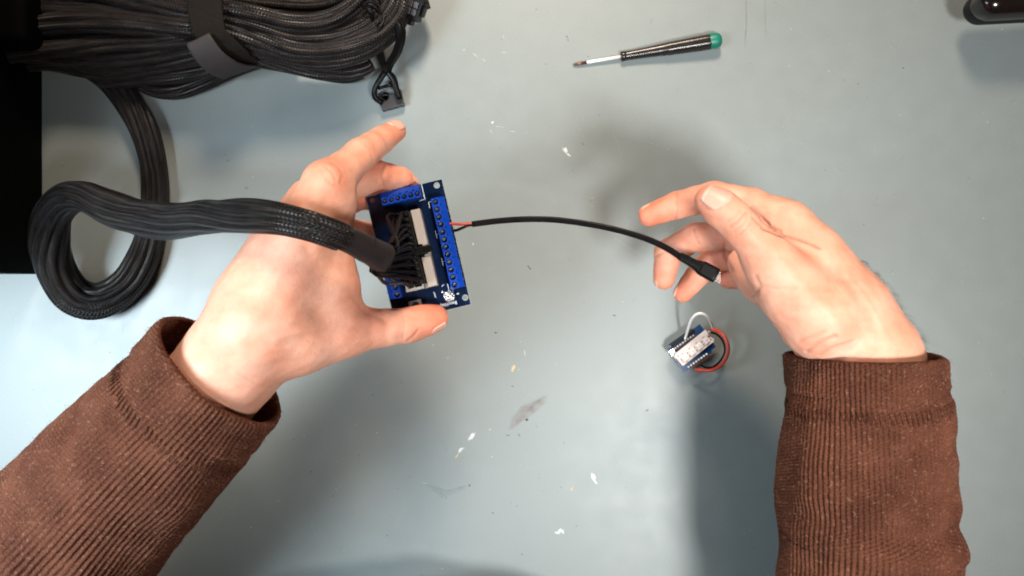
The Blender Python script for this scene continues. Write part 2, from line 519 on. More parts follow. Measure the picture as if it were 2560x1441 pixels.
# ------------------------------------------------------------------ hands: one continuous skin each, grown from a distance field
def rcone(Q, a, b, r1, r2):
    ba = b - a
    l2 = ba @ ba
    rr = r1 - r2
    a2 = l2 - rr * rr
    if a2 <= 1e-6:
        return np.linalg.norm(Q - a, axis=-1) - max(r1, r2)
    il2 = 1.0 / l2
    pa = Q - a
    y = pa @ ba
    z = y - l2
    x2 = pa * l2 - y[..., None] * ba
    x2 = np.einsum('...i,...i->...', x2, x2)
    y2 = y * y * l2
    z2 = z * z * l2
    k = np.sign(rr) * rr * rr * x2
    d = (np.sqrt(x2 * a2 * il2) + y * rr) * il2 - r1
    c1 = np.sign(z) * a2 * z2 > k
    c2 = np.sign(y) * a2 * y2 < k
    d = np.where(c2, np.sqrt(x2 + y2) * il2 - r1, d)
    d = np.where(c1, np.sqrt(x2 + z2) * il2 - r2, d)
    return d


def smin(a, b, k):
    h = np.maximum(k - np.abs(a - b), 0.0) / k
    return np.minimum(a, b) - h * h * h * k / 6.0


class Field:
    def __init__(self, lo, hi, vox):
        self.vox = vox
        self.lo = np.asarray(lo, float)
        self.n = np.ceil((np.asarray(hi) - self.lo) / vox).astype(int) + 1
        self.ax = [self.lo[i] + vox * np.arange(self.n[i]) for i in range(3)]
        self.far = np.full(self.n, 30.0, np.float32)

    def chain(self, pts, k=3.0, pad=16.0):
        """pts rows x,y,z,r in mm; smooth union of its round cones"""
        A = np.array(pts, float)
        D = self.far.copy()
        lo = (A[:, :3] - A[:, 3:] - pad).min(0); hi = (A[:, :3] + A[:, 3:] + pad).max(0)
        sl = tuple(slice(max(0, int((lo[i] - self.lo[i]) / self.vox)), min(self.n[i], int((hi[i] - self.lo[i]) / self.vox) + 2)) for i in range(3))
        g = np.stack(np.meshgrid(*[self.ax[i][sl[i]] for i in range(3)], indexing='ij'), -1)
        d = None
        for i in range(len(A) - 1):
            e = rcone(g, A[i, :3], A[i + 1, :3], A[i, 3], A[i + 1, 3])
            d = e if d is None else smin(d, e, k)
        D[sl] = np.minimum(d, 30.0)
        return D

    def sample(self, D, Q):
        f = (np.asarray(Q, float) - self.lo) / self.vox
        i = np.clip(np.floor(f).astype(int), 0, self.n - 2)
        t = np.clip(f - i, 0, 1)
        out = 0
        for dx in (0, 1):
            for dy in (0, 1):
                for dz in (0, 1):
                    wgt = (t[:, 0] if dx else 1 - t[:, 0]) * (t[:, 1] if dy else 1 - t[:, 1]) * (t[:, 2] if dz else 1 - t[:, 2])
                    out = out + wgt * D[i[:, 0] + dx, i[:, 1] + dy, i[:, 2] + dz]
        return out

    def grad(self, D, Q):
        e = self.vox
        G = np.stack([self.sample(D, Q + np.eye(3)[i] * e) - self.sample(D, Q - np.eye(3)[i] * e) for i in range(3)], -1)
        return G / (np.linalg.norm(G, axis=1, keepdims=True) + 1e-9)


def W(row):
    """(px, py, h, r mm) -> (x, y, z, r)"""
    return np.array([*P(row[0], row[1], row[2]), row[3]])


def seg_dist(Q, line):
    L = np.asarray(line, float)
    best = np.full(len(Q), 1e9)
    for a, b in zip(L[:-1], L[1:]):
        ab = b - a
        t = np.clip(((Q - a) @ ab) / (ab @ ab + 1e-9), 0, 1)
        best = np.minimum(best, np.linalg.norm(Q - (a + t[:, None] * ab), axis=1))
    return best


def topix(V):
    f = CAM_H / (CAM_H - V[:, 2]) / S0
    return np.stack([1280 + V[:, 0] * f, 720.5 - V[:, 1] * f], -1)


def make_hand(name, palm, fingers, parent, creases=(), bumps=(), flush=(), dark=(), tendons=(), vox=0.85, kp=20.0, clip=None):
    allp = np.array([W(r) for c in palm for r in c] + [W(r) for f in fingers for r in f['p']])
    lo = (allp[:, :3] - allp[:, 3:]).min(0) - 6; hi = (allp[:, :3] + allp[:, 3:]).max(0) + 6
    if clip: lo = np.maximum(lo, clip[0]); hi = np.minimum(hi, clip[1])
    fd = Field(lo, hi, vox)
    base = None
    for c in palm:
        d = fd.chain([W(r) for r in c], 8.0, 26.0)
        base = d if base is None else smin(base, d, kp)
    total = base
    for f in fingers:
        pts = [W(r) for r in f['p']]
        # slightly waisted phalanges between fuller joints
        q = [pts[0]]
        for a, b in zip(pts[:-1], pts[1:]):
            mid = (a + b) / 2; mid[3] *= f.get('waist', 0.965)
            q += [mid, b]
        d = fd.chain(q, 3.0, 22.0)
        total = smin(total, smin(base, d, f.get('k', 12.0)), 1.2)
    total = total.astype(np.float32)
    # light blur of the field
    for ax in range(3):
        total = 0.25 * np.roll(total, 1, ax) + 0.5 * total + 0.25 * np.roll(total, -1, ax)
    g = openvdb.FloatGrid()
    g.background = 30.0
    g.copyFromArray(np.ascontiguousarray(total))
    pts, quads = g.convertToQuads(isovalue=0.0)
    V = pts.astype(float) * vox + fd.lo
    F = np.asarray(quads, int)
    N = fd.grad(total, V)
    # make winding agree with the outward normal
    a, b, c = V[F[0, 0]], V[F[0, 1]], V[F[0, 2]]
    fn = np.cross(V[F[:, 1]] - V[F[:, 0]], V[F[:, 2]] - V[F[:, 0]])
    if (np.einsum('ij,ij->i', fn, N[F[:, 0]])).mean() < 0: F = F[:, ::-1]
    # project exactly to the surface
    for _ in range(3):
        V = V - N * fd.sample(total, V)[:, None] * 0.8
        N = fd.grad(total, V)
    pix = topix(V)
    view = np.array([0, 0, CAM_H]) - V; view /= np.linalg.norm(view, axis=1, keepdims=True)
    facing = np.einsum('ij,ij->i', view, N)
    disp = 0.22 * fract_noise(V, 14.0, 3, 2) + 0.30 * fract_noise(V, 34.0, 4, 2)
    hmax = V[:, 2]
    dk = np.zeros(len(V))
    for cr in creases:      # line (px), depth mm, width mm, height window
        d = seg_dist(pix, cr['l']) * S0 * (CAM_H - hmax) / CAM_H
        msk = (facing > 0.05) & (hmax > cr.get('hmin', 0)) & (hmax < cr.get('hmax', 999))
        gsn = np.exp(-(d / cr['w']) ** 2) * msk
        disp -= cr['d'] * (gsn - 0.14 * np.exp(-((d - 2.2 * cr['w']) / (1.2 * cr['w'])) ** 2) * msk)
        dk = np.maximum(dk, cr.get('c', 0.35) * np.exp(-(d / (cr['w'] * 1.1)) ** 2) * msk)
    for ln in tendons:      # px line, height mm, width mm
        d = seg_dist(pix, ln[0]) * S0 * (CAM_H - hmax) / CAM_H
        disp += ln[1] * np.exp(-(d / ln[2]) ** 2) * (facing > 0.2) * (hmax > 150)
    for bp in bumps:        # px,py,h, radius mm, height mm
        c = P(bp[0], bp[1], bp[2])
        disp += bp[4] * np.exp(-(np.linalg.norm(V - c, axis=1) / bp[3]) ** 2)
    V = V + N * disp[:, None]
    fl = np.zeros(len(V))
    for q in flush:
        c = P(q[0], q[1], q[2])
        fl = np.maximum(fl, q[4] * np.exp(-(np.linalg.norm(V - c, axis=1) / q[3]) ** 2))
    fl = np.clip(fl + 0.16 * fract_noise(V, 22.0, 9, 3) + 0.06, 0, 1)
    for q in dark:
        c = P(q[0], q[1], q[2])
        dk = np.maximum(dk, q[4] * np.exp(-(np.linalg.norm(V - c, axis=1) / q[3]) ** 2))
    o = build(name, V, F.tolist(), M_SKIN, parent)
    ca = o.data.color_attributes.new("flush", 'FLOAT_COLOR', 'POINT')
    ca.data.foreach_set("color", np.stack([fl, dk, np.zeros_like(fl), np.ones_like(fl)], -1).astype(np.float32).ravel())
    return o, fd, total, V, N


def nail(parent, fd, D, tip, back, out_dir, width, length, shift=0.0, name='fingernail'):
    """plate laid on the real finger surface: tip/back points (mm) on the finger axis, out_dir the dorsal direction"""
    tip = np.asarray(tip, float); back = np.asarray(back, float)
    d = tip - back; d /= np.linalg.norm(d)
    n = np.asarray(out_dir, float); n = n - (n @ d) * d; n /= np.linalg.norm(n)
    s = np.cross(d, n)
    nu, nv = 15, 15
    top = []; edge = []
    for j in range(nv):
        y = j / (nv - 1)
        for i in range(nu):
            x = -1 + 2 * i / (nu - 1)
            # rounded outline: superellipse, cuticle end rounder
            ex = 0.5 * width * (1 - 0.20 * (1 - y) ** 2)
            xx = x * ex * math.sqrt(max(0.0, 1 - max(0, (0.28 - y) / 0.28) ** 2 * 0.75))
            yy = (y - 0.5) * length - 0.16 * length * (x * x) * (y - 0.45) * 1.5
            ang = xx / (0.5 * width) * 1.05
            q = tip + d * (yy + shift) + (s * math.sin(ang) * 0.5 * width * 1.02 + n * math.cos(ang) * 0.5 * width) * 1.9
            dirv = -(s * math.sin(ang) * 0.9 + n * math.cos(ang)); dirv /= np.linalg.norm(dirv)
            p = q.copy()
            for _ in range(40):
                dist = fd.sample(D, p[None])[0]
                if dist < 0.02: break
                p = p + dirv * max(dist, 0.03)
            lift = 0.12 + 0.22 * y
            top.append(p - dirv * lift); edge.append(p + dirv * 0.5)
    V = top + edge
    F = []
    m = nu * nv
    for j in range(nv - 1):
        for i in range(nu - 1):
            a = j * nu + i
            F.append([a, a + 1, a + nu + 1, a + nu])
    ring = [i for i in range(nu)] + [j * nu + nu - 1 for j in range(1, nv)] + [(nv - 1) * nu + i for i in range(nu - 2, -1, -1)] + [j * nu for j in range(nv - 2, 0, -1)]
    for a, b in zip(ring, ring[1:] + ring[:1]):
        F.append([b, a, a + m, b + m])
    o = build(name, V, F, [M_NAIL, M_NAILTIP], parent)
    mi = [1 if (f[0] // nu >= nv - 3 and f[0] < m) else 0 for f in F]
    o.data.polygons.foreach_set("material_index", mi)
    bm = bmesh.new(); bm.from_mesh(o.data); bmesh.ops.recalc_face_normals(bm, faces=bm.faces[:]); bm.to_mesh(o.data); bm.free()
    return o


person = root("person", (0, 0, 0), "person in a brown ribbed sweater holding a blue circuit board over the table", "person")

# ---- hand on the left of the picture, back of the hand up, gripping the board
L_palm = [
    [(330, 1200, 160, 34), (470, 1040, 170, 31), (575, 912, 178, 29.0), (655, 795, 182, 29.5), (715, 690, 182, 27)],
    [(670, 770, 190, 20), (752, 600, 192, 17), (818, 462, 187, 13.5)],
    [(650, 745, 184, 21), (720, 600, 180, 17), (772, 508, 168, 12.5)],
    [(645, 745, 168, 20), (762, 550, 142, 12.5)],
    [(650, 760, 150, 20), (770, 605, 120, 11.5)],
    [(835, 505, 180, 12.5), (812, 610, 176, 15), (815, 710, 174, 18)],
    [(650, 850, 182, 24), (745, 850, 176, 20.0), (850, 832, 166, 15.0)],
    [(815, 720, 172, 17), (850, 800, 165, 15)],
]
L_fingers = [
    dict(p=[(818, 462, 187, 13.0), (902, 388, 166, 9.9), (955, 350, 150, 8.7), (988, 328, 141, 7.0)], k=9),
    dict(p=[(772, 508, 168, 12), (945, 437, 143, 9.2), (1000, 448, 130, 8.0), (1022, 463, 124, 7.0)], k=9),
    dict(p=[(762, 550, 142, 12), (900, 490, 118, 9.0), (958, 500, 106, 8.0), (985, 512, 101, 7)], k=9),
    dict(p=[(770, 605, 120, 11), (865, 570, 95, 8), (915, 580, 85, 7), (940, 592, 82, 6.5)], k=9),
    dict(p=[(850, 832, 166, 14.0), (930, 822, 157, 12.2), (1008, 815, 148, 11.2), (1055, 803, 143, 10.2), (1088, 796, 140, 8.4)], k=12, waist=1.0),
]
L_creases = [
    dict(l=[(826, 408), (845, 420), (856, 438), (850, 456)], d=0.28, w=0.8, hmin=170, c=0.22),
    dict(l=[(814, 420), (830, 434), (838, 450)], d=0.24, w=0.7, hmin=170, c=0.2),
    dict(l=[(808, 440), (825, 460), (842, 466)], d=0.2, w=0.8, hmin=170, c=0.18),
    dict(l=[(905, 352), (925, 372), (932, 402)], d=0.12, w=0.9, c=0.1),
    dict(l=[(942, 332), (962, 352), (972, 374)], d=0.14, w=0.7, hmin=120, c=0.12),
    dict(l=[(962, 412), (956, 440), (964, 468)], d=0.5, w=0.8, hmin=110, hmax=160, c=0.3),
    dict(l=[(1004, 780), (1012, 806), (1008, 846)], d=0.10, w=0.8, c=0.08),
    dict(l=[(1020, 852), (1036, 838), (1046, 826)], d=0.4, w=0.8, c=0.25),
    dict(l=[(880, 742), (915, 782), (960, 800)], d=0.3, w=1.5, c=0.15),
    dict(l=[(780, 520), (790, 560), (770, 620)], d=0.5, w=3.0, c=0.10, hmin=150),
    dict(l=[(590, 930), (640, 960), (680, 965)], d=0.12, w=0.8, c=0.12),
]
L_bumps = [(818, 440, 198, 9, 1.3), (757, 470, 172, 8, 1.2), (905, 365, 172, 7, 0.6), (1035, 838, 145, 6, 1.0), (1003, 800, 156, 8, 0.5),
           (700, 640, 205, 9, 0.8), (735, 590, 203, 8, 0.8), (640, 900, 205, 12, 0.8), (560, 830, 200, 10, 1.2)]
L_flush = [(825, 435, 196, 11, 0.62), (985, 325, 142, 15, 0.9), (1085, 800, 142, 20, 0.9), (1030, 455, 126, 13, 0.75), (950, 435, 145, 14, 0.6),
           (905, 480, 118, 24, 0.9), (960, 345, 148, 10, 0.4), (750, 490, 168, 12, 0.5), (900, 770, 165, 18, 0.45), (1015, 830, 150, 12, 0.4), (960, 500, 106, 14, 0.8)]
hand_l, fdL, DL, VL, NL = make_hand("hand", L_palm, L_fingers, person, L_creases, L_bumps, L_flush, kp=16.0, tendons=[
    ([(640, 800), (700, 690), (752, 590), (800, 490)], 0.55, 3.2), ([(620, 800), (670, 690), (720, 600), (750, 520)], 0.45, 3.0),
    ([(690, 850), (780, 820), (860, 800), (930, 800)], 0.5, 3.5), ([(600, 790), (650, 742), (700, 690), (760, 640)], 0.2, 2.2)])
hand_l['label'] = "left hand seen from its back, thumb and middle finger pinching the board"
nail(hand_l, fdL, DL, P(988, 328, 141), P(940, 360, 154), np.array([-0.15, 0.42, 0.9]), 10.5, 12.0, 0.5)
nail(hand_l, fdL, DL, P(1088, 796, 140), P(1010, 815, 148), np.array([0.35, -0.92, -0.12]), 13.0, 14.0, -1.0)
nail(hand_l, fdL, DL, P(1022, 463, 124), P(985, 446, 132), np.array([0.25, 0.85, 0.3]), 10.5, 11.0, 0.5)

# ---- hand on the right, thumb side up, fingers curling to the left
R_palm = [
    [(2165, 1100, 165, 35), (2160, 990, 167, 34.0), (2158, 900, 168, 33.0), (2098, 800, 165, 31.5), (2032, 715, 160, 27.5), (1992, 650, 158, 23)],
    [(2095, 745, 172, 20), (2030, 645, 172, 18), (1966, 562, 168, 14.5)],
    [(2085, 765, 150, 21), (1950, 592, 142, 14)],
    [(2065, 785, 132, 21), (1932, 632, 120, 13)],
    [(2055, 805, 120, 21), (1915, 682, 100, 12)],
    [(2045, 790, 184, 23), (1985, 730, 188, 19), (1925, 655, 194, 14.5)],
    [(1955, 720, 165, 16), (1905, 690, 140, 13)],
    [(1864, 660, 150, 10.5), (1896, 700, 158, 12)],
]
R_fingers = [
    dict(p=[(1966, 562, 168, 13.5), (1880, 512, 162, 10.2), (1785, 490, 156, 9.2), (1690, 514, 150, 8.5), (1623, 539, 146, 7.0)], k=9),
    dict(p=[(1950, 592, 142, 13), (1840, 590, 136, 10.0), (1740, 592, 130, 9.6), (1672, 632, 122, 9.2), (1660, 698, 116, 7.2)], k=8),
    dict(p=[(1932, 632, 120, 12), (1850, 640, 112, 10.0), (1785, 645, 106, 9.0), (1742, 690, 100, 8.0), (1707, 733, 96, 6.6)], k=8),
    dict(p=[(1915, 682, 100, 11.5), (1865, 692, 94, 9.5), (1812, 684, 90, 8.0), (1822, 696, 80, 7.2), (1850, 700, 76, 6.3)], k=8),
    dict(p=[(1925, 655, 194, 13.5), (1888, 607, 198, 11.4), (1850, 562, 201, 11.0), (1806, 523, 201, 10.4), (1775, 502, 199, 8.6)], k=12, waist=0.985),
]
R_creases = [
    dict(l=[(1826, 568), (1845, 552), (1864, 534)], d=0.55, w=0.75, hmin=190, c=0.55),
    dict(l=[(1836, 580), (1856, 562), (1868, 545)], d=0.35, w=0.6, hmin=190),
    dict(l=[(1850, 588), (1868, 572), (1878, 556)], d=0.30, w=0.6, hmin=190),
    dict(l=[(1818, 556), (1836, 544), (1850, 528)], d=0.22, w=0.6, hmin=190),
    dict(l=[(1905, 572), (1945, 588), (1990, 598), (2030, 612), (2050, 622)], d=0.95, w=0.65, hmin=140, c=0.7),
    dict(l=[(1880, 545), (1910, 572), (1935, 580)], d=0.7, w=0.7, hmin=140, c=0.5),
    dict(l=[(1905, 548), (1925, 568), (1950, 580)], d=0.6, w=1.0, hmin=140, c=0.4),
    dict(l=[(1880, 520), (1905, 548), (1920, 560)], d=0.5, w=1.2, hmin=140, c=0.35),
    dict(l=[(1692, 482), (1694, 515), (1690, 548)], d=0.55, w=0.8, hmin=130, c=0.3),
    dict(l=[(1735, 572), (1740, 592), (1748, 612)], d=0.6, w=0.8, hmin=105, hmax=150, c=0.35),
    dict(l=[(1642, 640), (1665, 628), (1690, 650)], d=0.5, w=0.9, hmin=100, hmax=150, c=0.3),
    dict(l=[(2018, 878), (2045, 858), (2088, 840)], d=0.75, w=1.0, hmin=150, c=0.3),
    dict(l=[(2050, 888), (2085, 868), (2128, 852)], d=0.6, w=1.0, hmin=150, c=0.3),
    dict(l=[(2000, 850), (2030, 842), (2060, 830)], d=0.35, w=1.1, hmin=150, c=0.2),
    dict(l=[(1890, 690), (1900, 716), (1885, 745)], d=0.5, w=1.0, c=0.25),
    dict(l=[(1895, 710), (1940, 722), (1990, 720)], d=0.2, w=0.9, c=0.15),
    dict(l=[(1812, 612), (1812, 640), (1832, 680)], d=0.5, w=1.2, hmax=160, c=0.4),
    dict(l=[(2150, 640), (2170, 700), (2200, 750)], d=0.2, w=2.0, c=0.1),
]
R_bumps = [(1850, 550, 210, 7, 0.6), (2085, 800, 200, 14, 1.2), (1880, 660, 150, 10, 2.0), (2000, 830, 180, 12, 1.5), (2150, 800, 200, 14, 1.0), (2055, 700, 195, 14, -0.6)]
R_flush = [(1770, 495, 205, 13, 0.55), (1625, 540, 146, 18, 0.95), (1700, 520, 150, 16, 0.55), (1660, 690, 116, 16, 0.8), (1708, 730, 96, 13, 0.8), (1742, 690, 100, 12, 0.7),
           (1785, 650, 106, 14, 0.8), (1845, 650, 110, 14, 0.75), (1812, 690, 90, 14, 0.8), (1870, 690, 130, 16, 0.6), (1850, 555, 208, 8, 0.3), (1745, 592, 130, 10, 0.4), (1910, 760, 160, 14, 0.3)]
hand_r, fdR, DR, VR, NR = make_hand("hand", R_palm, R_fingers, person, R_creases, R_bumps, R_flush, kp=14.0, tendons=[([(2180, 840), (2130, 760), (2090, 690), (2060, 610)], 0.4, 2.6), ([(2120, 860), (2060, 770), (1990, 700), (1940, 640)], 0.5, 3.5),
    ([(2220, 850), (2170, 760), (2120, 690)], 0.35, 1.6)])
hand_r['label'] = "right hand seen from its thumb side with loosely curled fingers"
nail(hand_r, fdR, DR, P(1778, 503, 199), P(1850, 562, 201), np.array([0.22, 0.34, 0.92]), 14.5, 15.0, -0.5)
nail(hand_r, fdR, DR, P(1660, 698, 116), P(1672, 632, 122), np.array([-0.85, 0.1, -0.25]), 10.5, 11.0, 1.0)
nail(hand_r, fdR, DR, P(1707, 733, 96), P(1742, 690, 100), np.array([-0.7, 0.5, -0.35]), 9.5, 10.0, 1.0)
nail(hand_r, fdR, DR, P(1623, 539, 146), P(1690, 514, 150), np.array([-0.1, 0.9, -0.3]), 10.0, 11.0, 0.5)


def hairs(parent, V, N, sel, count, lmin, lmax, lean, r=0.05, name="arm_hair", mat=None, seed=1):
    r_ = np.random.default_rng(seed)
    idx = np.flatnonzero(sel)
    if len(idx) == 0: return None
    mb = MB()
    for i in r_.choice(idx, count):
        n = N[i]; L = r_.uniform(lmin, lmax)
        d = np.asarray(lean, float) + r_.normal(0, 0.35, 3)
        p0 = V[i] - n * 0.2
        p1 = p0 + (n * 0.75 + d * 0.35) * L * 0.4
        p2 = p1 + (n * 0.35 + d * 0.8) * L * 0.35
        p3 = p2 + (n * 0.0 + d * 1.0 + r_.normal(0, 0.25, 3)) * L * 0.3
        c = np.array([p0, p1, p2, p3])
        mb.tube(c, np.array([r, r, r * 0.8, r * 0.35]), 3, cap=False)
    o = mb.out(name, mat or M_HAIR, parent)
    o['kind'] = 'stuff'
    return o


pxR = topix(VR)
selR = (pxR[:, 1] > 650) & (pxR[:, 1] < 905) & (NR @ np.array([0.83, 0.5, 0.0]) > 0.80) & (NR[:, 2] < 0.45) & (pxR[:, 0] > 2120)
hairs(hand_r, VR, NR, selR, 520, 4, 8.5, np.array([0.25, -0.75, 0.1]), 0.04)

# ------------------------------------------------------------------ sweater: ribbed knit sleeves with folded cuffs, and the chest
def sleeve(name, axis, cuff_len, parent, ribs, seed, folds, n_per=6, fine_len=330.0, end_up=(0, 0, 1), cuff_tilt=0.0):
    """axis rows (x,y,z,r) mm from the cuff edge up the arm"""
    C = spline(axis, 1.25)
    s = np.concatenate([[0], np.cumsum(np.linalg.norm(np.diff(C[:, :3], axis=0), axis=1))])
    keep = [0]
    for i in range(1, len(s)):
        if s[i] - s[keep[-1]] >= (1.2 if s[i] < fine_len else 6.0): keep.append(i)
    C = C[keep]; s = s[keep]
    T, S, U = frames(C[:, :3])
    n = ribs * n_per
    th = np.linspace(0, 2 * np.pi, n, endpoint=False)

    def skin(i0, i1, grow, outer=True, ribamp=0.72, rim=False):
        idx = np.arange(i0, i1)
        m = len(idx)
        base = C[idx, 3][:, None] + grow + np.zeros((m, n))
        dirs = np.cos(th)[None, :, None] * S[idx][:, None, :] + np.sin(th)[None, :, None] * U[idx][:, None, :]
        V0 = C[idx, :3][:, None, :] + dirs * base[..., None]
        flat = V0.reshape(-1, 3)
        wob = fract_noise(flat, 90.0, seed, 2).reshape(m, n) * 2.2 + fract_noise(flat, 32.0, seed + 1, 2).reshape(m, n) * 0.9
        d = wob.copy()
        for (fs, fw, fa, tc, tw) in folds:       # position along, width, height, centre angle, angular width
            ang = np.angle(np.exp(1j * (th - tc)))
            skew = fs + ang * 6.0
            d += fa * np.exp(-((s[idx][:, None] - skew[None, :]) / fw) ** 2) * np.exp(-(ang[None, :] / tw) ** 2)
        fade = 0.40 + 0.60 * np.clip(0.5 + fract_noise(flat, 26.0, seed + 5, 3).reshape(m, n), 0, 1)
        # ribs, slightly broken where the yarn is worn
        shift = fract_noise(flat, 45.0, seed + 8, 2).reshape(m, n) * 0.10
        d += ribamp * fade * np.cos(th[None, :] * ribs + shift * 6.28)
        d += fract_noise(flat, 3.1, seed + 9, 2).reshape(m, n) * 0.16
        V = C[idx, :3][:, None, :] + dirs * (base + d)[..., None]
        if cuff_tilt:
            V = V + T[idx][:, None, :] * (cuff_tilt * np.exp(-s[idx] / 60.0))[:, None, None] * np.sin(th)[None, :, None]
        uv = np.stack([np.broadcast_to(th[None, :] * ribs / (2 * np.pi), (m, n)) + shift, np.broadcast_to(s[idx][:, None], (m, n))], -1)
        return V, uv

    def quads(m):
        i = np.arange(m - 1)[:, None] * n; j = np.arange(n)[None, :]; k = (j + 1) % n
        return np.stack([i + j, i + k, i + n + k, i + n + j], -1).reshape(-1, 4)[:, ::-1]

    ic = int(np.searchsorted(s, cuff_len))
    V, uv = skin(ic - 3, len(s), 0.0)
    sl = build(name, V.reshape(-1, 3), quads(len(V)).tolist(), M_KNIT, parent, True, uv.reshape(-1, 2))
    # cuff: folded band, outer layer, rolled rim, inner layer
    outer, uo = skin(0, ic, 1.5)
    e = s[:ic]
    roll = np.clip(1 - e / 2.2, 0, 1)
    ctr = C[:ic, :3][:, None, :]
    outer = ctr + (outer - ctr) * (1 - 0.035 * roll ** 2)[:, None, None]
    tail = np.clip((e - (cuff_len - 3.5)) / 3.5, 0, 1)
    outer = ctr + (outer - ctr) * (1 - 0.045 * tail ** 2)[:, None, None]
    inner, ui = skin(0, min(len(s), ic + 10), -2.2)
    inner = inner[::-1]; ui = ui[::-1]
    allV = np.concatenate([inner, outer]); allU = np.concatenate([ui, uo])
    cf = build("cuff", allV.reshape(-1, 3), quads(len(allV)).tolist(), M_KNIT, sl, True, allU.reshape(-1, 2))
    # seam: a row of raised overlock stitches at the cuff's edge
    mb = MB()
    i1 = ic + 3
    Vs, _ = skin(i1, i1 + 8, 0.5, ribamp=0.2)
    step = max(1, n // (ribs))
    r_ = np.random.default_rng(seed)
    for j in range(0, n, step):
        if r_.random() < 0.12: continue
        a = Vs[0, j]; b = Vs[min(4 + r_.integers(0, 3), 7), (j + step // 2) % n]
        mid = (a + b) / 2 + (a - C[i1, :3]) / np.linalg.norm(a - C[i1, :3]) * 0.5
        mb.tube(np.array([a, mid, b]), 0.33, 4)
    st = mb.out("seam_stitch", M_KNIT, sl)
    st['kind'] = 'stuff'
    # loose wool fibres standing off the knit
    fl = V.reshape(-1, 3); ctrs = np.repeat(C[ic - 3:, :3], n, axis=0)
    nn = fl - ctrs; nn /= np.linalg.norm(nn, axis=1, keepdims=True)
    vis = np.repeat(s[ic - 3:] < fine_len, n)
    f1 = hairs(sl, fl, nn, vis & (nn[:, 2] > -0.5), 3400, 1.6, 4.4, np.array([0.0, 0.0, 0.0]), 0.07, "wool_fibre", M_LINT, seed)
    fo = outer.reshape(-1, 3); no = fo - np.repeat(C[:ic, :3], n, axis=0); no /= np.linalg.norm(no, axis=1, keepdims=True)
    hairs(cf, fo, no, no[:, 2] > -0.5, 700, 1.6, 4.2, np.array([0.0, 0.0, 0.0]), 0.07, "wool_fibre", M_LINT, seed + 1)
    return sl


sh_l = np.array([-250, -430, 300, 75.0]); sh_r = np.array([160, -430, 300, 75.0])
ax_L = [W((558, 928, 172, 45.0)), W((520, 968, 170, 46.0)), W((440, 1052, 166, 49)), W((300, 1200, 160, 52)), W((170, 1345, 155, 55)), W((40, 1480, 150, 57)),
        np.array([-420, -330, 140, 62.0]), np.array([-400, -420, 200, 68.0]), sh_l]
sleeve("sleeve", ax_L, 27.0, person, 92, 11,
       [(150, 9, 1.8, 0.4, 1.6), (176, 8, 3.2, 1.2, 1.4), (192, 7, -3.4, 1.4, 1.5), (208, 9, 3.4, 1.2, 1.4), (232, 8, 2.6, 2.0, 1.2), (60, 10, 1.2, 2.6, 0.8), (85, 12, -1.8, 2.4, 0.8), (258, 8, -2.4, 1.4, 1.8), (120, 14, -1.2, 0.9, 0.9)], cuff_tilt=-2.0)
ax_R = [W((2156, 887, 165, 45.0)), W((2157, 960, 165, 45.0)), W((2161, 1060, 164, 47)), W((2163, 1180, 162, 49.5)), W((2166, 1320, 160, 52.8)), W((2167, 1450, 158, 54.0)),
        np.array([235, -330, 150, 62.0]), np.array([225, -420, 210, 68.0]), sh_r]
sleeve("sleeve", ax_R, 21.0, person, 104, 23,
       [(62, 8, 1.2, 2.6, 1.0), (88, 8, 1.8, 2.2, 1.3), (99, 6, -2.4, 2.0, 1.5), (112, 8, 2.6, 2.2, 1.4), (127, 6, -1.6, 1.6, 1.2), (36, 6, 0.8, 2.0, 1.5)], cuff_tilt=1.0)

# chest of the sweater, leaning over the near edge of the table
levels = [(-320, -520, 215, 150), (-150, -500, 225, 150), (-60, -460, 238, 160), (-20, -415, 245, 164), (15, -388, 250, 167), (45, -379, 254, 167), (70, -378, 256, 164), (100, -392, 255, 160), (150, -425, 252, 152),
          (220, -460, 248, 142), (290, -480, 236, 130), (340, -492, 213, 112), (375, -500, 150, 85), (390, -505, 90, 60)]
n = 220
V = []; UVc = []
rows = spline([(0, cy, z, rx, ry) for z, cy, rx, ry in levels], 6.0)
th = np.linspace(0, 2 * np.pi, n, endpoint=False)
arc = 0
for i, row in enumerate(rows):
    rib = 0.5 * np.cos(th * 240 + 0.2)
    V += [[-62 + (row[3] + rib[j]) * math.cos(th[j]), row[1] - 22.0 + (row[4] + rib[j]) * math.sin(th[j]), row[2]] for j in range(n)]
    UVc += [[th[j] * 240 / 6.283, row[2]] for j in range(n)]
V = np.array(V)
V += (np.stack([np.zeros(len(V)), fract_noise(V, 120, 5, 3) * 3.0, np.zeros(len(V))], -1))
F = []
for i in range(len(rows) - 1):
    for j in range(n):
        F.append([i * n + j, i * n + (j + 1) % n, (i + 1) * n + (j + 1) % n, (i + 1) * n + j])
F.append([(len(rows) - 1) * n + j for j in range(n)])
build("sweater_front", V, F, M_KNIT, person, True, np.array(UVc))

# ------------------------------------------------------------------ table with its marks
mb = MB()
mb.box((-900, -252, -32), (900, 900, 0), 2.0)
table = mb.out("table", M_TABLE, None, smooth=False)
table['kind'] = 'structure'
table['label'] = "blue-grey laminate table top with paint flecks and scratches"


def blob_outline(cx, cy, a, b, ang, n=14, rough=0.25, seed=0):
    r_ = np.random.default_rng(seed)
    t = np.linspace(0, 2 * np.pi, n, endpoint=False)
    k = 1 + r_.normal(0, rough, n)
    x = a * np.cos(t) * k; y = b * np.sin(t) * k
    return cx + x * math.cos(ang) - y * math.sin(ang), cy + x * math.sin(ang) + y * math.cos(ang)


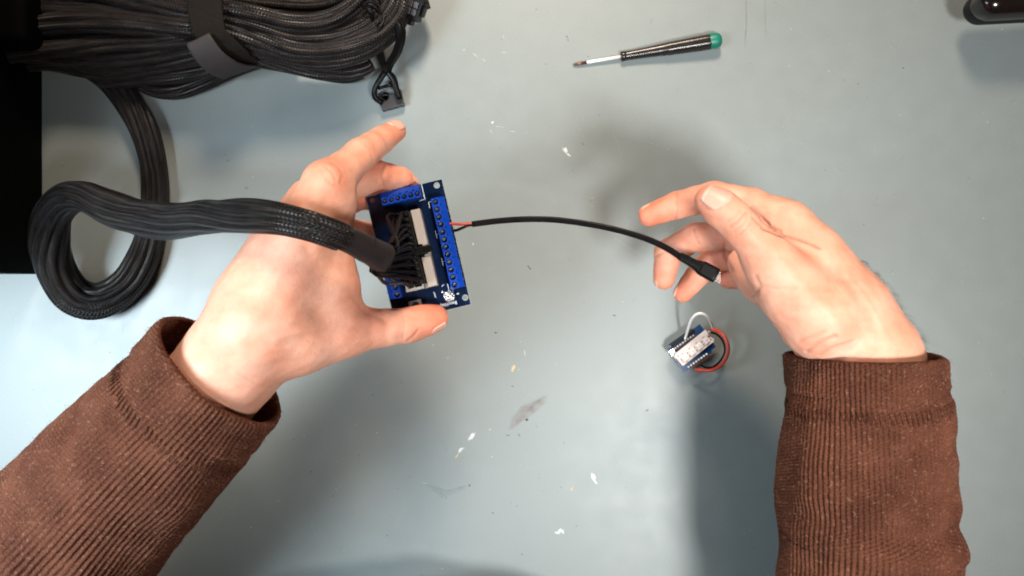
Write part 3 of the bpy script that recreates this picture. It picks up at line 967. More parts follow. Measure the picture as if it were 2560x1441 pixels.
def fleck(px, py, a, b, ang, m, h=0.25, seed=0, name="paint_fleck", rough=0.22):
    """a, b half sizes in photograph pixels; a low dried drop with a domed top"""
    c = P(px, py, 0)
    X, Y = blob_outline(c[0], c[1], a * S0, b * S0, -math.radians(ang), 14, rough, seed)
    n = len(X)
    V = [[X[i], Y[i], 0.004] for i in range(n)] + [[c[0] + (X[i] - c[0]) * 0.75, c[1] + (Y[i] - c[1]) * 0.75, h] for i in range(n)] + [[c[0], c[1], h * 1.15]]
    F = []
    for i in range(n):
        k = (i + 1) % n
        F.append([i, k, n + k, n + i]); F.append([n + i, n + k, 2 * n])
    return build(name, V, F, m, table)


for k, (px, py, a, b, ang) in enumerate([(1415, 378, 4, 9, -15), (1422, 388, 6, 2.5, 35), (1408, 374, 2, 4, 0), (1181, 1089, 8, 5, -45), (1174, 1097, 6, 3, -55), (1152, 1125, 9, 3.5, -42),
                                         (1485, 1197, 12, 5, 65), (1399, 1328, 7, 4, -50), (1394, 1332, 6, 3, 10), (1407, 1330, 3, 5, 0), (1312, 884, 8, 2, 82), (1301, 855, 2, 1.2, 0),
                                         (1231, 307, 3, 2.5, 0), (1228, 330, 5, 1.2, 70), (1160, 125, 3, 1.5, -20), (1190, 140, 9, 1.3, 40), (1210, 152, 6, 1.2, 40), (1260, 132, 4, 1.5, 0), (1183, 610, 2.2, 3.4, 0),
                                         (1230, 1142, 1.8, 1.6, 0), (1300, 1166, 2.2, 1.4, -30), (942, 1082, 2, 2, 0), (1083, 863, 1.8, 1.6, 0), (1297, 924, 2.5, 1.4, 0), (2072, 178, 2, 1.4, 0),
                                         (1250, 318, 10, 1.0, 5), (1282, 330, 8, 1.0, 12), (1062, 1208, 6, 1.5, 10), (688, 800, 3, 2, 0), (1560, 930, 2, 1.5, 0)]):
    fleck(px, py, a, b, ang, M_FLAKE if min(a, b) > 2.4 and py > 200 else M_FLAKE2, 0.2 if max(a, b) < 5 else 0.35, k)
for k, (px, py, a, b, ang) in enumerate([(1284, 920, 7, 4, -65), (1280, 928, 4, 2, 0), (1225, 1074, 3, 1.5, -30), (1430, 1222, 5, 2, -60), (1143, 1140, 7, 1.5, -50)]):
    fleck(px, py, a, b, ang, M_FLAKEY, 0.2, 50 + k)
for k, (px, py, a, b, ang) in enumerate([(1240, 832, 2.6, 1.8, -20), (1317, 1050, 3.6, 2.4, 0), (1281, 966, 1.6, 1.3, 0), (1618, 1026, 4, 1.2, -35), (1322, 668, 4.5, 1.2, 55), (1326, 672, 3, 1.2, -30),
                                         (1174, 1214, 3.0, 1.6, -40), (1232, 1283, 1.6, 1.6, 0), (1403, 1219, 1.6, 1.2, 60), (1298, 1088, 4, 0.8, 45), (1270, 1089, 4, 0.7, 0), (1417, 92, 1.2, 2.6, 0), (1420, 100, 1.0, 2.4, 0),
                                         (2258, 170, 2.0, 1.0, 30), (1305, 1386, 1.5, 1.5, 0), (570, 402, 3, 0.8, -30), (616, 471, 4, 1.0, 5), (1536, 789, 4, 0.8, 0)]):
    fleck(px, py, a, b, ang, M_FLAKED, 0.35, 80 + k, "crumb")


def film(name, color, alpha, outline, seed, soft=0.5):
    """thin rubbed-on stain, its own sheet 0.05 mm above the laminate, fading out at the rim through noise"""
    m, nt, b = mat("mat_" + name)
    b.inputs['Base Color'].default_value = (*color, 1)
    b.inputs['Roughness'].default_value = 0.6
    at = nd(nt, 'ShaderNodeAttribute', attribute_name="cover")
    tc = nd(nt, 'ShaderNodeTexCoord')
    nz = nd(nt, 'ShaderNodeTexNoise', i_Scale=160.0, i_Detail=5.0)
    nt.links.new(tc.outputs['Object'], nz.inputs['Vector'])
    ml = nd(nt, 'ShaderNodeMath', operation='MULTIPLY'); nt.links.new(at.outputs['Fac'], ml.inputs[0])
    mr = nd(nt, 'ShaderNodeMapRange', i_1=0.3, i_2=0.7, i_3=0.35, i_4=1.2); nt.links.new(nz.outputs[0], mr.inputs[0])
    nt.links.new(mr.outputs[0], ml.inputs[1])
    nt.links.new(ml.outputs[0], b.inputs['Alpha'])
    O = np.array([P(x, y, 0.06) for x, y in outline])
    c = O.mean(0)
    n = len(O)
    V = []; A = []
    for k, q in enumerate((1.0, 0.75, 0.4)):
        V += (c + (O - c) * q).tolist(); A += [alpha * (0, 0.75, 1)[k]] * n
    V.append(c.tolist()); A.append(alpha)
    F = []
    for r in range(2):
        for i in range(n):
            F.append([r * n + i, r * n + (i + 1) % n, (r + 1) * n + (i + 1) % n, (r + 1) * n + i])
    for i in range(n): F.append([2 * n + i, 2 * n + (i + 1) % n, 3 * n])
    o = build(name, V, F, m, table)
    ca = o.data.attributes.new("cover", 'FLOAT', 'POINT'); ca.data.foreach_set("value", np.array(A, np.float32))


film("smear", (0.27, 0.175, 0.16), 0.30, [(1268, 1080), (1276, 1045), (1300, 1015), (1335, 1000), (1368, 988), (1372, 1002), (1345, 1028), (1312, 1050), (1288, 1070)], 1)
film("smear", (0.22, 0.135, 0.12), 0.18, [(1310, 1035), (1325, 1012), (1350, 993), (1366, 989), (1350, 1006), (1328, 1028)], 2)
film("smear", (0.12, 0.16, 0.155), 0.12, [(1055, 1208), (1085, 1215), (1120, 1232), (1150, 1222), (1178, 1210), (1160, 1228), (1122, 1242), (1098, 1250), (1085, 1232)], 3)
film("pencil_line", (0.14, 0.15, 0.15), 0.26, [(1863, -8), (1867, -8), (1868, 40), (1867, 85), (1863, 126), (1861, 125), (1864, 85), (1864, 40)], 4)
film("pencil_line", (0.15, 0.16, 0.16), 0.18, [(1911, -8), (1914, -8), (1914, 40), (1917, 95), (1914, 95), (1911, 40)], 5)

# scattered dust and lint, too small to count
mb = MB(); mb2 = MB()
r_ = np.random.default_rng(41)
for k in range(420):
    c = np.array([r_.uniform(-430, 430), r_.uniform(-240, 250), 0.0])
    if r_.random() < 0.62:
        a = r_.uniform(0.14, 0.42); X, Y = blob_outline(c[0], c[1], a * r_.uniform(1, 2.2), a, r_.uniform(0, 3.1), 6, 0.25, k)
        Vd = [[X[i], Y[i], 0.01] for i in range(6)] + [[c[0], c[1], 0.12]]
        (mb if r_.random() < 0.55 else mb2).add(Vd, [[i, (i + 1) % 6, 6] for i in range(6)])
    else:
        a = r_.uniform(0, 6.28); L = r_.uniform(1.5, 5.0); b_ = a + r_.normal(0, 0.6)
        p1_ = c + np.array([math.cos(a), math.sin(a), 0]) * L * 0.5; p2_ = p1_ + np.array([math.cos(b_), math.sin(b_), 0]) * L * 0.5
        (mb if r_.random() < 0.5 else mb2).tube(np.array([c, p1_, p2_]) + [0, 0, 0.06], 0.055, 4, cap=False)
o = mb.out("dust", M_FLAKE2, table); o['kind'] = 'stuff'
o = mb2.out("lint", M_FLAKED, table); o['kind'] = 'stuff'
# hairline scratches
mb = MB()
for k in range(46):
    c = np.array([r_.uniform(-420, 420), r_.uniform(-235, 240), 0.03]); a = r_.choice([0.3, 1.2, 2.4]) + r_.normal(0, 0.35); L = r_.uniform(6, 34)
    e = c + np.array([math.cos(a), math.sin(a), 0]) * L; m_ = (c + e) / 2 + np.array([-math.sin(a), math.cos(a), 0]) * r_.normal(0, 0.8)
    mb.tube(spline([c, m_, e], 3.0), 0.045, 4, cap=False)
o = mb.out("scratch", M_FLAKE2, table); o['kind'] = 'stuff'

# ------------------------------------------------------------------ black metal case on the left
psu = root("raised_black_case", P(0, 400, 0) / 1000, "matte black metal box at the left edge, made taller to block light, where the cable bundle comes out", "metal box")
loc = psu.location.copy()
x1 = P(110, 0, 0)[0]; y0 = P(0, 686, 0)[1]
mb = MB(); mb.box((x1 - 180, y0, 2.0), (x1, y0 + 300, 360), 1.6)  # box made far taller than a power supply to block window_light
o = mb.out("case", M_PSU, psu)
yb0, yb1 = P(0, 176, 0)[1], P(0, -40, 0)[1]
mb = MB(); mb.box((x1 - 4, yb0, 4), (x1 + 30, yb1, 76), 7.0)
mb.out("shade_block", M_PSU, psu)  # added black block, stands in for the shade where the cables leave
for yy in (y0 + 9, y0 + 72, y0 + 140):
    mb = MB(); mb.lathe([(0.0, 0), (3.2, 0.0), (3.2, 0.6), (2.2, 1.4), (0.0, 1.5)], 16, Matrix.Translation((x1, yy, 345)) @ Matrix.Rotation(math.pi / 2, 4, 'Y'), cap=False)
    mb.out("case_screw", M_BLACKP, psu)
for xx in (x1 - 165, x1 - 12):
    for yy in (y0 + 12, y0 + 285):
        mb = MB(); mb.lathe([(5, 0.05), (5.4, 0.6), (5.0, 2.2)], 16, Matrix.Translation((xx, yy, 0)))
        mb.out("rubber_foot", M_BLACKP, psu)
# seam lip of the folded cover
mb = MB(); mb.box((x1 - 0.2, y0 + 1, 335), (x1 + 0.9, y0 + 299, 336.2), 0.3)
mb.box((x1 - 178, y0 - 0.7, 335), (x1 - 1, y0 + 0.4, 336.2), 0.3)
mb.out("cover_lip", M_PSU, psu)
psu_children = list(psu.children)
for ch in psu_children: ch.matrix_parent_inverse = Matrix.Translation(-loc)


def settle(r):
    """children were built in world place: keep them there under a root that stands elsewhere"""
    L = r.location.copy()
    for ch in r.children: ch.matrix_parent_inverse = Matrix.Translation(-L)


# ------------------------------------------------------------------ cables
def lobed(k, depth, ph=0.0, twist=0.0, seed=0):
    r_ = np.random.default_rng(seed)
    a = r_.uniform(0, 6.28, 8)

    def f(th, s):
        t = th + twist * s + 0.25 * np.sin(s / 41.0 + a[0]) + 0.10 * np.sin(s / 13.0 + a[1])
        l = np.abs(np.cos(0.5 * k * t + ph)) ** 0.8
        w2 = 1 + 0.045 * np.sin(2 * t + s / 29.0 + a[2]) + 0.03 * np.sin(3 * t - s / 17.0 + a[3]) + 0.02 * np.sin(s / 9.0 + a[4])
        return w2 * (1 - depth + depth * l)
    return f


def cable(name, ctrl, parent, m, k=11, depth=0.10, n=66, step=2.2, seed=0, twist=0.0, round_end=False):
    """ctrl rows px,py,h,r[,flat]"""
    C = [[*P(c[0], c[1], c[2]), c[3], (c[4] if len(c) > 4 else 1.0)] for c in ctrl]
    q = spline(C, step)
    V, F, uv = tube(q[:, :3], q[:, 3], n, fn=lobed(k, depth, seed * 0.7, twist, seed), flat=q[:, 4], round_end=round_end)
    return build(name, V, F, m, parent, True, uv)


bundle = root("cable_bundle", P(520, 90, 0) / 1000, "thick bundle of black braided cables looped up and strapped together at the top left", "cable bundle")
# px, py, h, r mm (drawn from left to right, then round the loop)
B = [
    # top ribbons, left of strap to the loop at the right
    [(-60, -40, 52, 7.5), (120, -22, 55, 7.5), (250, -14, 58, 7.5), (360, 5, 62, 7.8), (470, 25, 66, 7.5), (560, 24, 68, 7.3), (640, 40, 66, 7.6), (715, 58, 60, 7.8), (790, 58, 56, 7.8), (850, 38, 54, 7.6), (895, 5, 52, 7.4), (925, -35, 50, 7.2), (930, -80, 46, 7)],
    [(-60, 18, 44, 7), (60, 15, 48, 7), (170, 22, 52, 6.8), (300, 36, 58, 6.6), (470, 58, 64, 6.6), (560, 52, 66, 6.6), (650, 70, 62, 7), (735, 96, 56, 7), (820, 98, 52, 7), (890, 78, 50, 6.8), (945, 44, 48, 6.6), (975, 5, 46, 6.4), (985, -40, 42, 6.4)],
    [(-40, 80, 44, 7), (40, 80, 46, 7.4), (110, 62, 52, 8.0), (200, 54, 58, 8.4), (300, 60, 62, 8.4), (400, 68, 64, 8.0), (480, 74, 66, 7.4), (560, 74, 66, 7.0), (650, 100, 62, 7.2), (740, 126, 56, 7.4), (840, 124, 52, 7.4), (920, 98, 48, 7.2), (975, 55, 46, 6.8), (1000, 8, 44, 6.4), (985, -40, 40, 6)],
    [(-20, 150, 40, 6.6), (70, 132, 46, 6.8), (170, 120, 50, 6.8), (280, 110, 54, 6.9), (390, 107, 57, 6.7), (480, 102, 60, 6.6), (570, 98, 60, 6.4), (660, 126, 54, 6.8), (760, 150, 46, 7.0), (850, 148, 42, 7.0), (920, 124, 38, 6.8), (975, 85, 36, 6.4), (1004, 40, 34, 6.2), (1006, -10, 32, 6)],
    # lower ones
    [(-20, 130, 30, 6.4), (90, 140, 34, 6.6), (200, 150, 40, 6.8), (320, 146, 44, 7.0), (420, 134, 48, 6.8), (500, 120, 50, 6.4), (590, 118, 46, 6.4), (680, 150, 36, 6.8), (770, 174, 26, 7.0), (850, 180, 20, 7.0), (900, 172, 17, 6.8), (930, 158, 16, 6.4)],
    [(0, 170, 18, 6), (110, 158, 22, 6.4), (200, 172, 26, 6.6), (290, 182, 30, 6.6), (390, 168, 36, 6.6), (490, 146, 40, 6.4), (560, 138, 38, 6.2), (640, 150, 26, 6.2), (720, 165, 18, 6.4), (800, 182, 14, 6.4), (865, 190, 11, 6.2), (905, 180, 10, 6)],
    [(250, 205, 22, 5), (310, 204, 24, 5.8), (370, 196, 26, 6.2), (440, 190, 28, 6.4), (510, 176, 28, 6.2), (580, 160, 26, 6), (660, 150, 18, 6), (740, 140, 14, 6)],
    [(300, 178, 10, 5.5), (350, 208, 9, 6.2), (400, 228, 8.5, 6.8), (450, 228, 8.5, 6.8), (510, 208, 9, 6.4), (580, 178, 10, 6), (660, 150, 10, 6), (760, 130, 9, 6)],
    # dark ones low behind, inside the loop
    [(-60, -60, 20, 8), (200, -30, 22, 8), (420, 0, 24, 8), (560, 10, 24, 8), (680, 18, 20, 8), (800, 20, 16, 8), (880, -20, 14, 8), (900, -90, 14, 8)],
    [(-20, 60, 30, 8), (100, 90, 34, 8), (220, 85, 36, 8), (360, 88, 38, 8), (480, 92, 40, 7.5)],
    [(-20, 140, 22, 8), (100, 130, 24, 8), (220, 128, 26, 8), (360, 128, 28, 8), (480, 120, 30, 7.5)],
    [(-20, 10, 30, 8), (100, 25, 34, 8), (220, 40, 36, 8), (360, 50, 38, 8), (480, 55, 40, 7.5)],
    [(300, 40, 10, 8), (460, 60, 10, 8), (600, 50, 10, 8), (720, 30, 10, 8.5), (820, -15, 10, 8), (860, -80, 10, 8)],
    [(200, 90, 12, 8), (400, 100, 12, 8), (560, 90, 12, 8), (700, 90, 12, 8), (820, 70, 12, 8), (900, 40, 12, 8), (940, -10, 12, 7), (940, -70, 12, 7)],
    [(560, -40, 14, 8), (660, -10, 14, 8.5), (760, -8, 14, 8.5), (830, -45, 14, 8)],
]
for k, c in enumerate(B):
    cable("cable", c, bundle, M_BRAID_B, k=(5, 5, 6, 5, 5, 4, 5, 5, 5, 5, 5, 5, 5, 5, 5)[k], depth=0.30, n=60, seed=k + 1, twist=0.004 * (-1) ** k)
# tight inner turns of single wires at the loop's end
mb = MB()
for k in range(7):
    R_ = 26 + 9.5 * k
    c = (905, 35)
    a0, a1 = -0.2 - 0.05 * k, 1.9 + 0.06 * k
    pts = [[*P(c[0] + 12 * math.sin(k) + R_ * math.sin(a), c[1] - 20 + 0.85 * R_ * (-math.cos(a)) + 26, 56 - 1.8 * k + 3 * math.sin(2 * a + k))] for a in np.linspace(0.1, 2.4, 18)]
    mb.tube(np.array(pts), 1.5, 8)
mb.out("inner_wire", M_WIRE, bundle)
# plug leads at the loop's end
cable("plug_lead", [(985, 40, 48, 3.4, 0.7), (1000, 62, 46, 3.8, 0.6), (1002, 95, 40, 3.8, 0.55), (992, 130, 30, 3.8, 0.5), (975, 160, 20, 3.6, 0.55), (966, 184, 15, 3.4, 0.6)], bundle, M_WIRE, k=5, depth=0.18, n=40)
cable("plug_lead", [(925, 105, 36, 3.4), (945, 122, 30, 3.6), (952, 140, 24, 3.8), (958, 162, 18, 2.8), (966, 182, 15, 2.6)], bundle, M_WIRE, k=4, depth=0.18, n=32)
cable("plug_lead", [(964, 178, 15, 2.6), (950, 200, 14, 2.4), (938, 222, 12, 2.3), (938, 244, 9, 2.3), (956, 258, 7, 2.2)], bundle, M_WIRE, k=3, depth=0.15, n=24)
cable("plug_lead", [(968, 178, 15, 2.8), (984, 198, 14, 2.8), (990, 220, 12, 2.6), (1000, 248, 9, 2.4)], bundle, M_WIRE, k=3, depth=0.15, n=24)
cable("plug_lead", [(946, 222, 12, 1.4), (964, 216, 13, 1.4), (984, 214, 12, 1.4)], bundle, M_WIRE, k=2, depth=0.1, n=16)
mb = MB()
c = P(981, 256, 0)
Mx = Matrix.Translation((c[0], c[1], 0)) @ Matrix.Rotation(math.radians(15), 4, 'Z')
mb.box((-9.5, -6.2, 0.3), (9.5, 5.2, 7.2), 0.6, Mx)
mb.box((-9.5, 5.0, 0.6), (-4.5, 8.5, 6.0), 0.5, Mx)
mb.box((5.5, 5.0, 0.6), (9.8, 7.5, 6.0), 0.5, Mx)
o = mb.out("plug_housing", M_GREYP, bundle, smooth=False)
mb = MB(); mb.lathe([(0, 7.15), (3.0, 7.22), (3.2, 7.4), (2.4, 7.45), (2.2, 7.2), (0, 7.2)], 20, Mx @ Matrix.Translation((-4.0, 3.6, 0)), cap=False)
mb.out("plug_hole_rim", M_BLACKP, o)
# square multi-way plugs at the top right end
mb = MB()
Mx = Matrix.Translation(P(1028, 22, 30)) @ Matrix.Rotation(math.radians(-22), 4, 'Z') @ Matrix.Rotation(math.radians(18), 4, 'X')
mb.box((-9, -8, -8), (9, 9, 8), 0.7, Mx)
mb.box((-5, -12, -5), (5, -7.5, 5), 0.6, Mx)
mb.box((8.6, -3, -4), (11.5, 5, 4), 0.5, Mx)
o = mb.out("plug_housing", M_BLACKP, bundle, smooth=False)
mb = MB()
for i in range(3):
    for j in range(2):
        mb.box((-6.5 + i * 4.6, -4 + j * 5.6, 7.9), (-2.6 + i * 4.6, 0.9 + j * 5.6, 9.4), 0.4, Mx)
mb.out("plug_socket", M_GREYP, o, smooth=False)
mb = MB()
Mx2 = Matrix.Translation(P(1048, 4, 26)) @ Matrix.Rotation(math.radians(20), 4, 'Z')
mb.box((-7, -6, -7), (7, 10, 7), 0.7, Mx2); mb.box((-3, -8, 5), (3, 6, 8.5), 0.5, Mx2)
mb.out("plug_housing", M_BLACKP, bundle, smooth=False)
settle(bundle)

# ------------------------------------------------------------------ strap round the bundle
strap = root("cable_strap", P(540, 100, 0) / 1000, "grey and black hook-and-loop strap wrapped around the cable bundle", "strap")


def band(name, ctrl, m, th, parent, wob=0.0, seed=0):
    """ctrl: left edge px,py,h and right edge px,py,h along the band; a sheet with thickness"""
    C = spline([[*P(*c[:3]), *P(*c[3:6])] for c in ctrl], 2.0)
    A = C[:, :3]; Bq = C[:, 3:6]
    nw = 13
    t = np.linspace(0, 1, nw)[None, :, None]
    G = A[:, None] * (1 - t) + Bq[:, None] * t
    T = np.gradient(G, axis=0); Wd = np.gradient(G, axis=1)
    N = np.cross(Wd, T); N /= np.linalg.norm(N, axis=2, keepdims=True) + 1e-9
    if N[..., 2].mean() < 0: N = -N
    if wob: G = G + N * (fract_noise(G.reshape(-1, 3), 7.0, seed, 3).reshape(G.shape[0], nw) * wob)[..., None]
    top = G + N * th; bot = G
    m_ = len(C)
    V = np.concatenate([top.reshape(-1, 3), bot.reshape(-1, 3)])
    F = []; K = m_ * nw
    for i in range(m_ - 1):
        for j in range(nw - 1):
            a = i * nw + j
            F.append([a, a + 1, a + nw + 1, a + nw]); F.append([K + a, K + a + nw, K + a + nw + 1, K + a + 1])
    for i in range(m_ - 1):
        for a in (i * nw, i * nw + nw - 1):
            F.append([a, a + nw, K + a + nw, K + a])
    for j in range(nw - 1):
        for r in (0, (m_ - 1) * nw): F.append([r + j, r + j + 1, K + r + j + 1, K + r + j])
    o = build(name, V, F, m, parent)
    bm = bmesh.new(); bm.from_mesh(o.data); bmesh.ops.recalc_face_normals(bm, faces=bm.faces[:]); bm.to_mesh(o.data); bm.free()
    return o


band("loop_side", [(462, -60, 60, 548, -60, 60), (466, -25, 76, 553, -25, 76), (470, 20, 80, 556, 15, 80), (476, 60, 80, 560, 50, 80), (488, 90, 78, 566, 76, 78), (520, 110, 74, 590, 100, 73), (556, 128, 66, 618, 128, 64), (590, 148, 50, 645, 146, 47), (612, 156, 30, 662, 158, 28)], M_FUZZ, 1.6, strap, 0.5, 3)
band("smooth_side", [(468, 112, 77, 524, 84, 82), (474, 124, 77, 532, 96, 81.5), (490, 150, 72, 552, 124, 76), (512, 172, 62, 578, 146, 67), (534, 187, 46, 612, 160, 50), (556, 194, 28, 640, 162, 32), (572, 190, 10, 658, 160, 14)], M_VELCRO, 1.2, strap, 0.15, 4)
settle(strap)

# ------------------------------------------------------------------ the thick main cable from the bundle to the board
main = root("power_cable", P(230, 620, 0) / 1000, "thick black braided cable curling in a loop and plugged into the blue board", "cable")
mc = [(150, 120, 22, 9.5), (215, 160, 16, 10), (275, 200, 13, 10.6), (325, 260, 12, 10.9), (362, 330, 11.5, 11), (382, 410, 11.5, 11), (388, 500, 11.5, 11), (378, 580, 11.5, 11.2), (355, 650, 12, 12.2), (310, 715, 14, 13.2), (245, 752, 18, 14.2),
      (185, 738, 24, 15), (142, 680, 34, 15.2), (122, 610, 48, 14.6), (130, 540, 62, 13.2), (165, 498, 78, 12.0), (215, 492, 92, 11.6), (275, 518, 106, 11.9), (345, 545, 124, 12.0), (430, 552, 148, 11.6), (520, 543, 176, 10.7), (610, 540, 205, 9.7), (690, 546, 224, 9.0), (765, 562, 229, 8.5), (815, 578, 226, 8.3), (848, 590, 221.5, 8.3), (858, 595, 219.5, 7.9)]
cable("braided_sleeve", mc, main, M_BRAID, k=11, depth=0.19, n=104, step=1.6, seed=31, twist=0.0035)
cable("heat_shrink", [(838, 586, 223, 6.4), (852, 592, 220.5, 6.7), (885, 606, 213, 7.4), (915, 622, 205, 8.2), (928, 628, 201, 8.5), (942, 636, 196, 9.2), (956, 644, 192, 9.7)], main, M_SHRINK, k=5, depth=0.05, n=40, step=1.2, seed=5)
mb = MB(); mb.tube([P(918, 600, 212), P(930, 606, 210), P(940, 614, 205)], np.array([2.2, 3.2, 2.0]), 10, round_end=True)
mb.out("heat_shrink_lump", M_SHRINK, main)

# ------------------------------------------------------------------ blue breakout board, held over the table
board = root("circuit_board", P(1090, 610, 128) / 1000, "blue breakout circuit board with screw terminals held in the left hand", "circuit board")
BH = 130.0
s_b = S0 * (CAM_H - BH) / CAM_H
A0 = P(1105, 448, BH)
vx = np.array([0.2264, -0.9740, 0.0]); ux = np.array([-0.9740, -0.2264, 0.0])
MBD = Matrix(((ux[0], vx[0], 0, A0[0]), (ux[1], vx[1], 0, A0[1]), (0, 0, 1, A0[2]), (0, 0, 0, 1)))   # local x=u (to the left), y=v (down the picture), z up
MBD_det = -1  # left-handed; fixed by recalculating normals


def bfix(o):
    bm = bmesh.new(); bm.from_mesh(o.data); bmesh.ops.recalc_face_normals(bm, faces=bm.faces[:]); bm.to_mesh(o.data); bm.free()
    return o


q = s_b                       # one photograph pixel on the board, mm
BL = 322 * q; BW = 196 * q


def shape2d(name, loops, z0, z1, m, parent, M, smooth=False):
    """filled outline with holes, extruded from z0 to z1"""
    cu = bpy.data.curves.new("outline", 'CURVE'); cu.dimensions = '2D'; cu.fill_mode = 'BOTH'
    for lp in loops:
        sp = cu.splines.new('POLY'); sp.points.add(len(lp) - 1)
        for pt, c in zip(sp.points, lp): pt.co = (c[0], c[1], 0, 1)
        sp.use_cyclic_u = True
    cu.extrude = (z1 - z0) / 2
    tmp = bpy.data.objects.new("outline", cu); COL.objects.link(tmp)
    dg = bpy.context.evaluated_depsgraph_get()
    me = bpy.data.meshes.new_from_object(tmp.evaluated_get(dg))
    bpy.data.objects.remove(tmp); bpy.data.curves.remove(cu)
    V = np.array([v.co for v in me.vertices]); V[:, 2] += (z0 + z1) / 2
    V = V @ np.array(M)[:3, :3].T + np.array(M)[:3, 3]
    F = [list(p.vertices) for p in me.polygons]
    bpy.data.meshes.remove(me)
    return bfix(build(name, V, F, m, parent, smooth))


def circ(cx, cy, r, n=20):
    return [(cx + r * math.cos(t), cy + r * math.sin(t)) for t in np.linspace(0, 2 * np.pi, n, endpoint=False)]


holes = [circ(16.3 * q, 12.6 * q, 1.6), circ(10.7 * q, 302 * q, 1.6), circ(BW - 14 * q, 12.6 * q, 1.6), circ(BW - 12 * q, 306 * q, 1.6)]
pcb = shape2d("board_panel", [[(0, 0), (BW, 0), (BW, BL), (0, BL)]] + holes, -1.6, 0.0, M_PCB, board, MBD)
rim_out = [(-0.05, -0.05), (BW + 0.05, -0.05), (BW + 0.05, BL + 0.05), (-0.05, BL + 0.05)]
shape2d("board_edge", [rim_out, [(0.18, 0.12), (BW - 0.12, 0.12), (BW - 0.12, BL - 0.12), (0.18, BL - 0.12)]], -1.65, 0.03, M_PCBEDGE, pcb, MBD)
for hcirc in ((16.3 * q, 12.6 * q), (10.7 * q, 302 * q)):
    shape2d("hole_ring", [circ(*hcirc, 2.0), circ(*hcirc, 1.62)], 0.0, 0.05, M_PCBEDGE, pcb, MBD)


def terminal(v0, n, pitch, depth_u, height, M):
    """screw terminal block: local x across (0 = wire side), y along; recessed screws on top, wire mouths on the wire side"""
    mb = MB(); L = n * pitch
    prof = [(0.0, 0), (0.0, height * 0.80), (depth_u * 0.10, height * 0.86), (depth_u * 0.34, height), (depth_u * 0.98, height), (depth_u, height * 0.97), (depth_u, 0)]
    # the top deck is built cell by cell round the screw wells
    xa, xb = depth_u * 0.34, depth_u * 0.98
    K = 16
    for c in range(n):
        y0_, y1_ = v0 + c * pitch, v0 + (c + 1) * pitch
        cx, cy = (xa + xb) / 2 + 0.2, (y0_ + y1_) / 2
        rad = min(pitch, xb - xa) * 0.40
        Vv = []
        for t in np.linspace(0, 2 * np.pi, K, endpoint=False):
            dx, dy = math.cos(t), math.sin(t)
            k_ = min(((xb - cx) if dx > 0 else (cx - xa)) / max(abs(dx), 1e-6), (pitch / 2) / max(abs(dy), 1e-6))
            Vv.append((cx + dx * k_, cy + dy * k_, height))
        for t in np.linspace(0, 2 * np.pi, K, endpoint=False): Vv.append((cx + rad * math.cos(t), cy + rad * math.sin(t), height))
        for t in np.linspace(0, 2 * np.pi, K, endpoint=False): Vv.append((cx + rad * 0.96 * math.cos(t), cy + rad * 0.96 * math.sin(t), height - 5.6))
        Ff = []
        for i in range(K):
            j = (i + 1) % K
            Ff += [[i, j, K + j, K + i], [K + i, K + j, 2 * K + j, 2 * K + i]]
        Ff.append([2 * K + i for i in range(K)])
        mb.add(Vv, Ff, None, M)
        # corner fillers of the deck
        # wire side: sloped front with a mouth
        ym0, ym1 = y0_ + pitch * 0.18, y1_ - pitch * 0.18
        zb, zt = height * 0.18, height * 0.62
        x0 = 0.0
        o_ = [(x0, y0_, 0), (x0, y1_, 0), (x0, y1_, height * 0.80), (x0, y0_, height * 0.80)]
        i_ = [(x0, ym0, zb), (x0, ym1, zb), (x0, ym1, zt), (x0, ym0, zt)]
        d_ = [(x0 + 2.2, y, z) for _, y, z in i_]
        Vv = o_ + i_ + d_
        Ff = [[a, (a + 1) % 4, 4 + (a + 1) % 4, 4 + a] for a in range(4)] + [[4 + a, 4 + (a + 1) % 4, 8 + (a + 1) % 4, 8 + a] for a in range(4)] + [[8, 9, 10, 11]]
        mb.add(Vv, Ff, None, M)
        # raised ribs between wire mouths
        mb.box((-0.35, y1_ - 0.45, 0.1), (depth_u * 0.2, y1_ + 0.0 - (0.05 if c == n - 1 else -0.4), height * 0.84), 0.0, M)
    for i in range(1, len(prof) - 1):
        if i == 3: continue
        (xa_, za), (xb_, zb_) = prof[i], prof[i + 1]
        mb.add([(xa_, v0, za), (xb_, v0, zb_), (xb_, v0 + L, zb_), (xa_, v0 + L, za)], [[0, 1, 2, 3]], None, M)
    for y in (v0, v0 + L):
        mb.add([(x, y, z) for x, z in prof], [list(range(len(prof)))], None, M)
    o = bfix(mb.out("terminal_block", M_TERM, board, smooth=False))
    for c in range(n):
        cx, cy = (xa + xb) / 2 + 0.2, v0 + (c + 0.5) * pitch
        rad = min(pitch, xb - xa) * 0.40
        sb = MB()
        a = random.uniform(0, 3.1)
        Ms = M @ Matrix.Translation((cx, cy, height - 4.4)) @ Matrix.Rotation(a, 4, 'Z')
        sb.lathe([(rad * 0.88, -1.0), (rad * 0.88, 0.25), (rad * 0.70, 0.5)], 16, Ms)
        # cross slot cheeks
        for sx in (-1, 1):
            for sy in (-1, 1):
                sb.box((0.22 if sx > 0 else -rad * 0.5, 0.22 if sy > 0 else -rad * 0.5, 0.45), (rad * 0.5 if sx > 0 else -0.22, rad * 0.5 if sy > 0 else -0.22, 0.8), 0.0, Ms)
        bfix(sb.out("screw", M_SCREW, o, smooth=False))
    return o


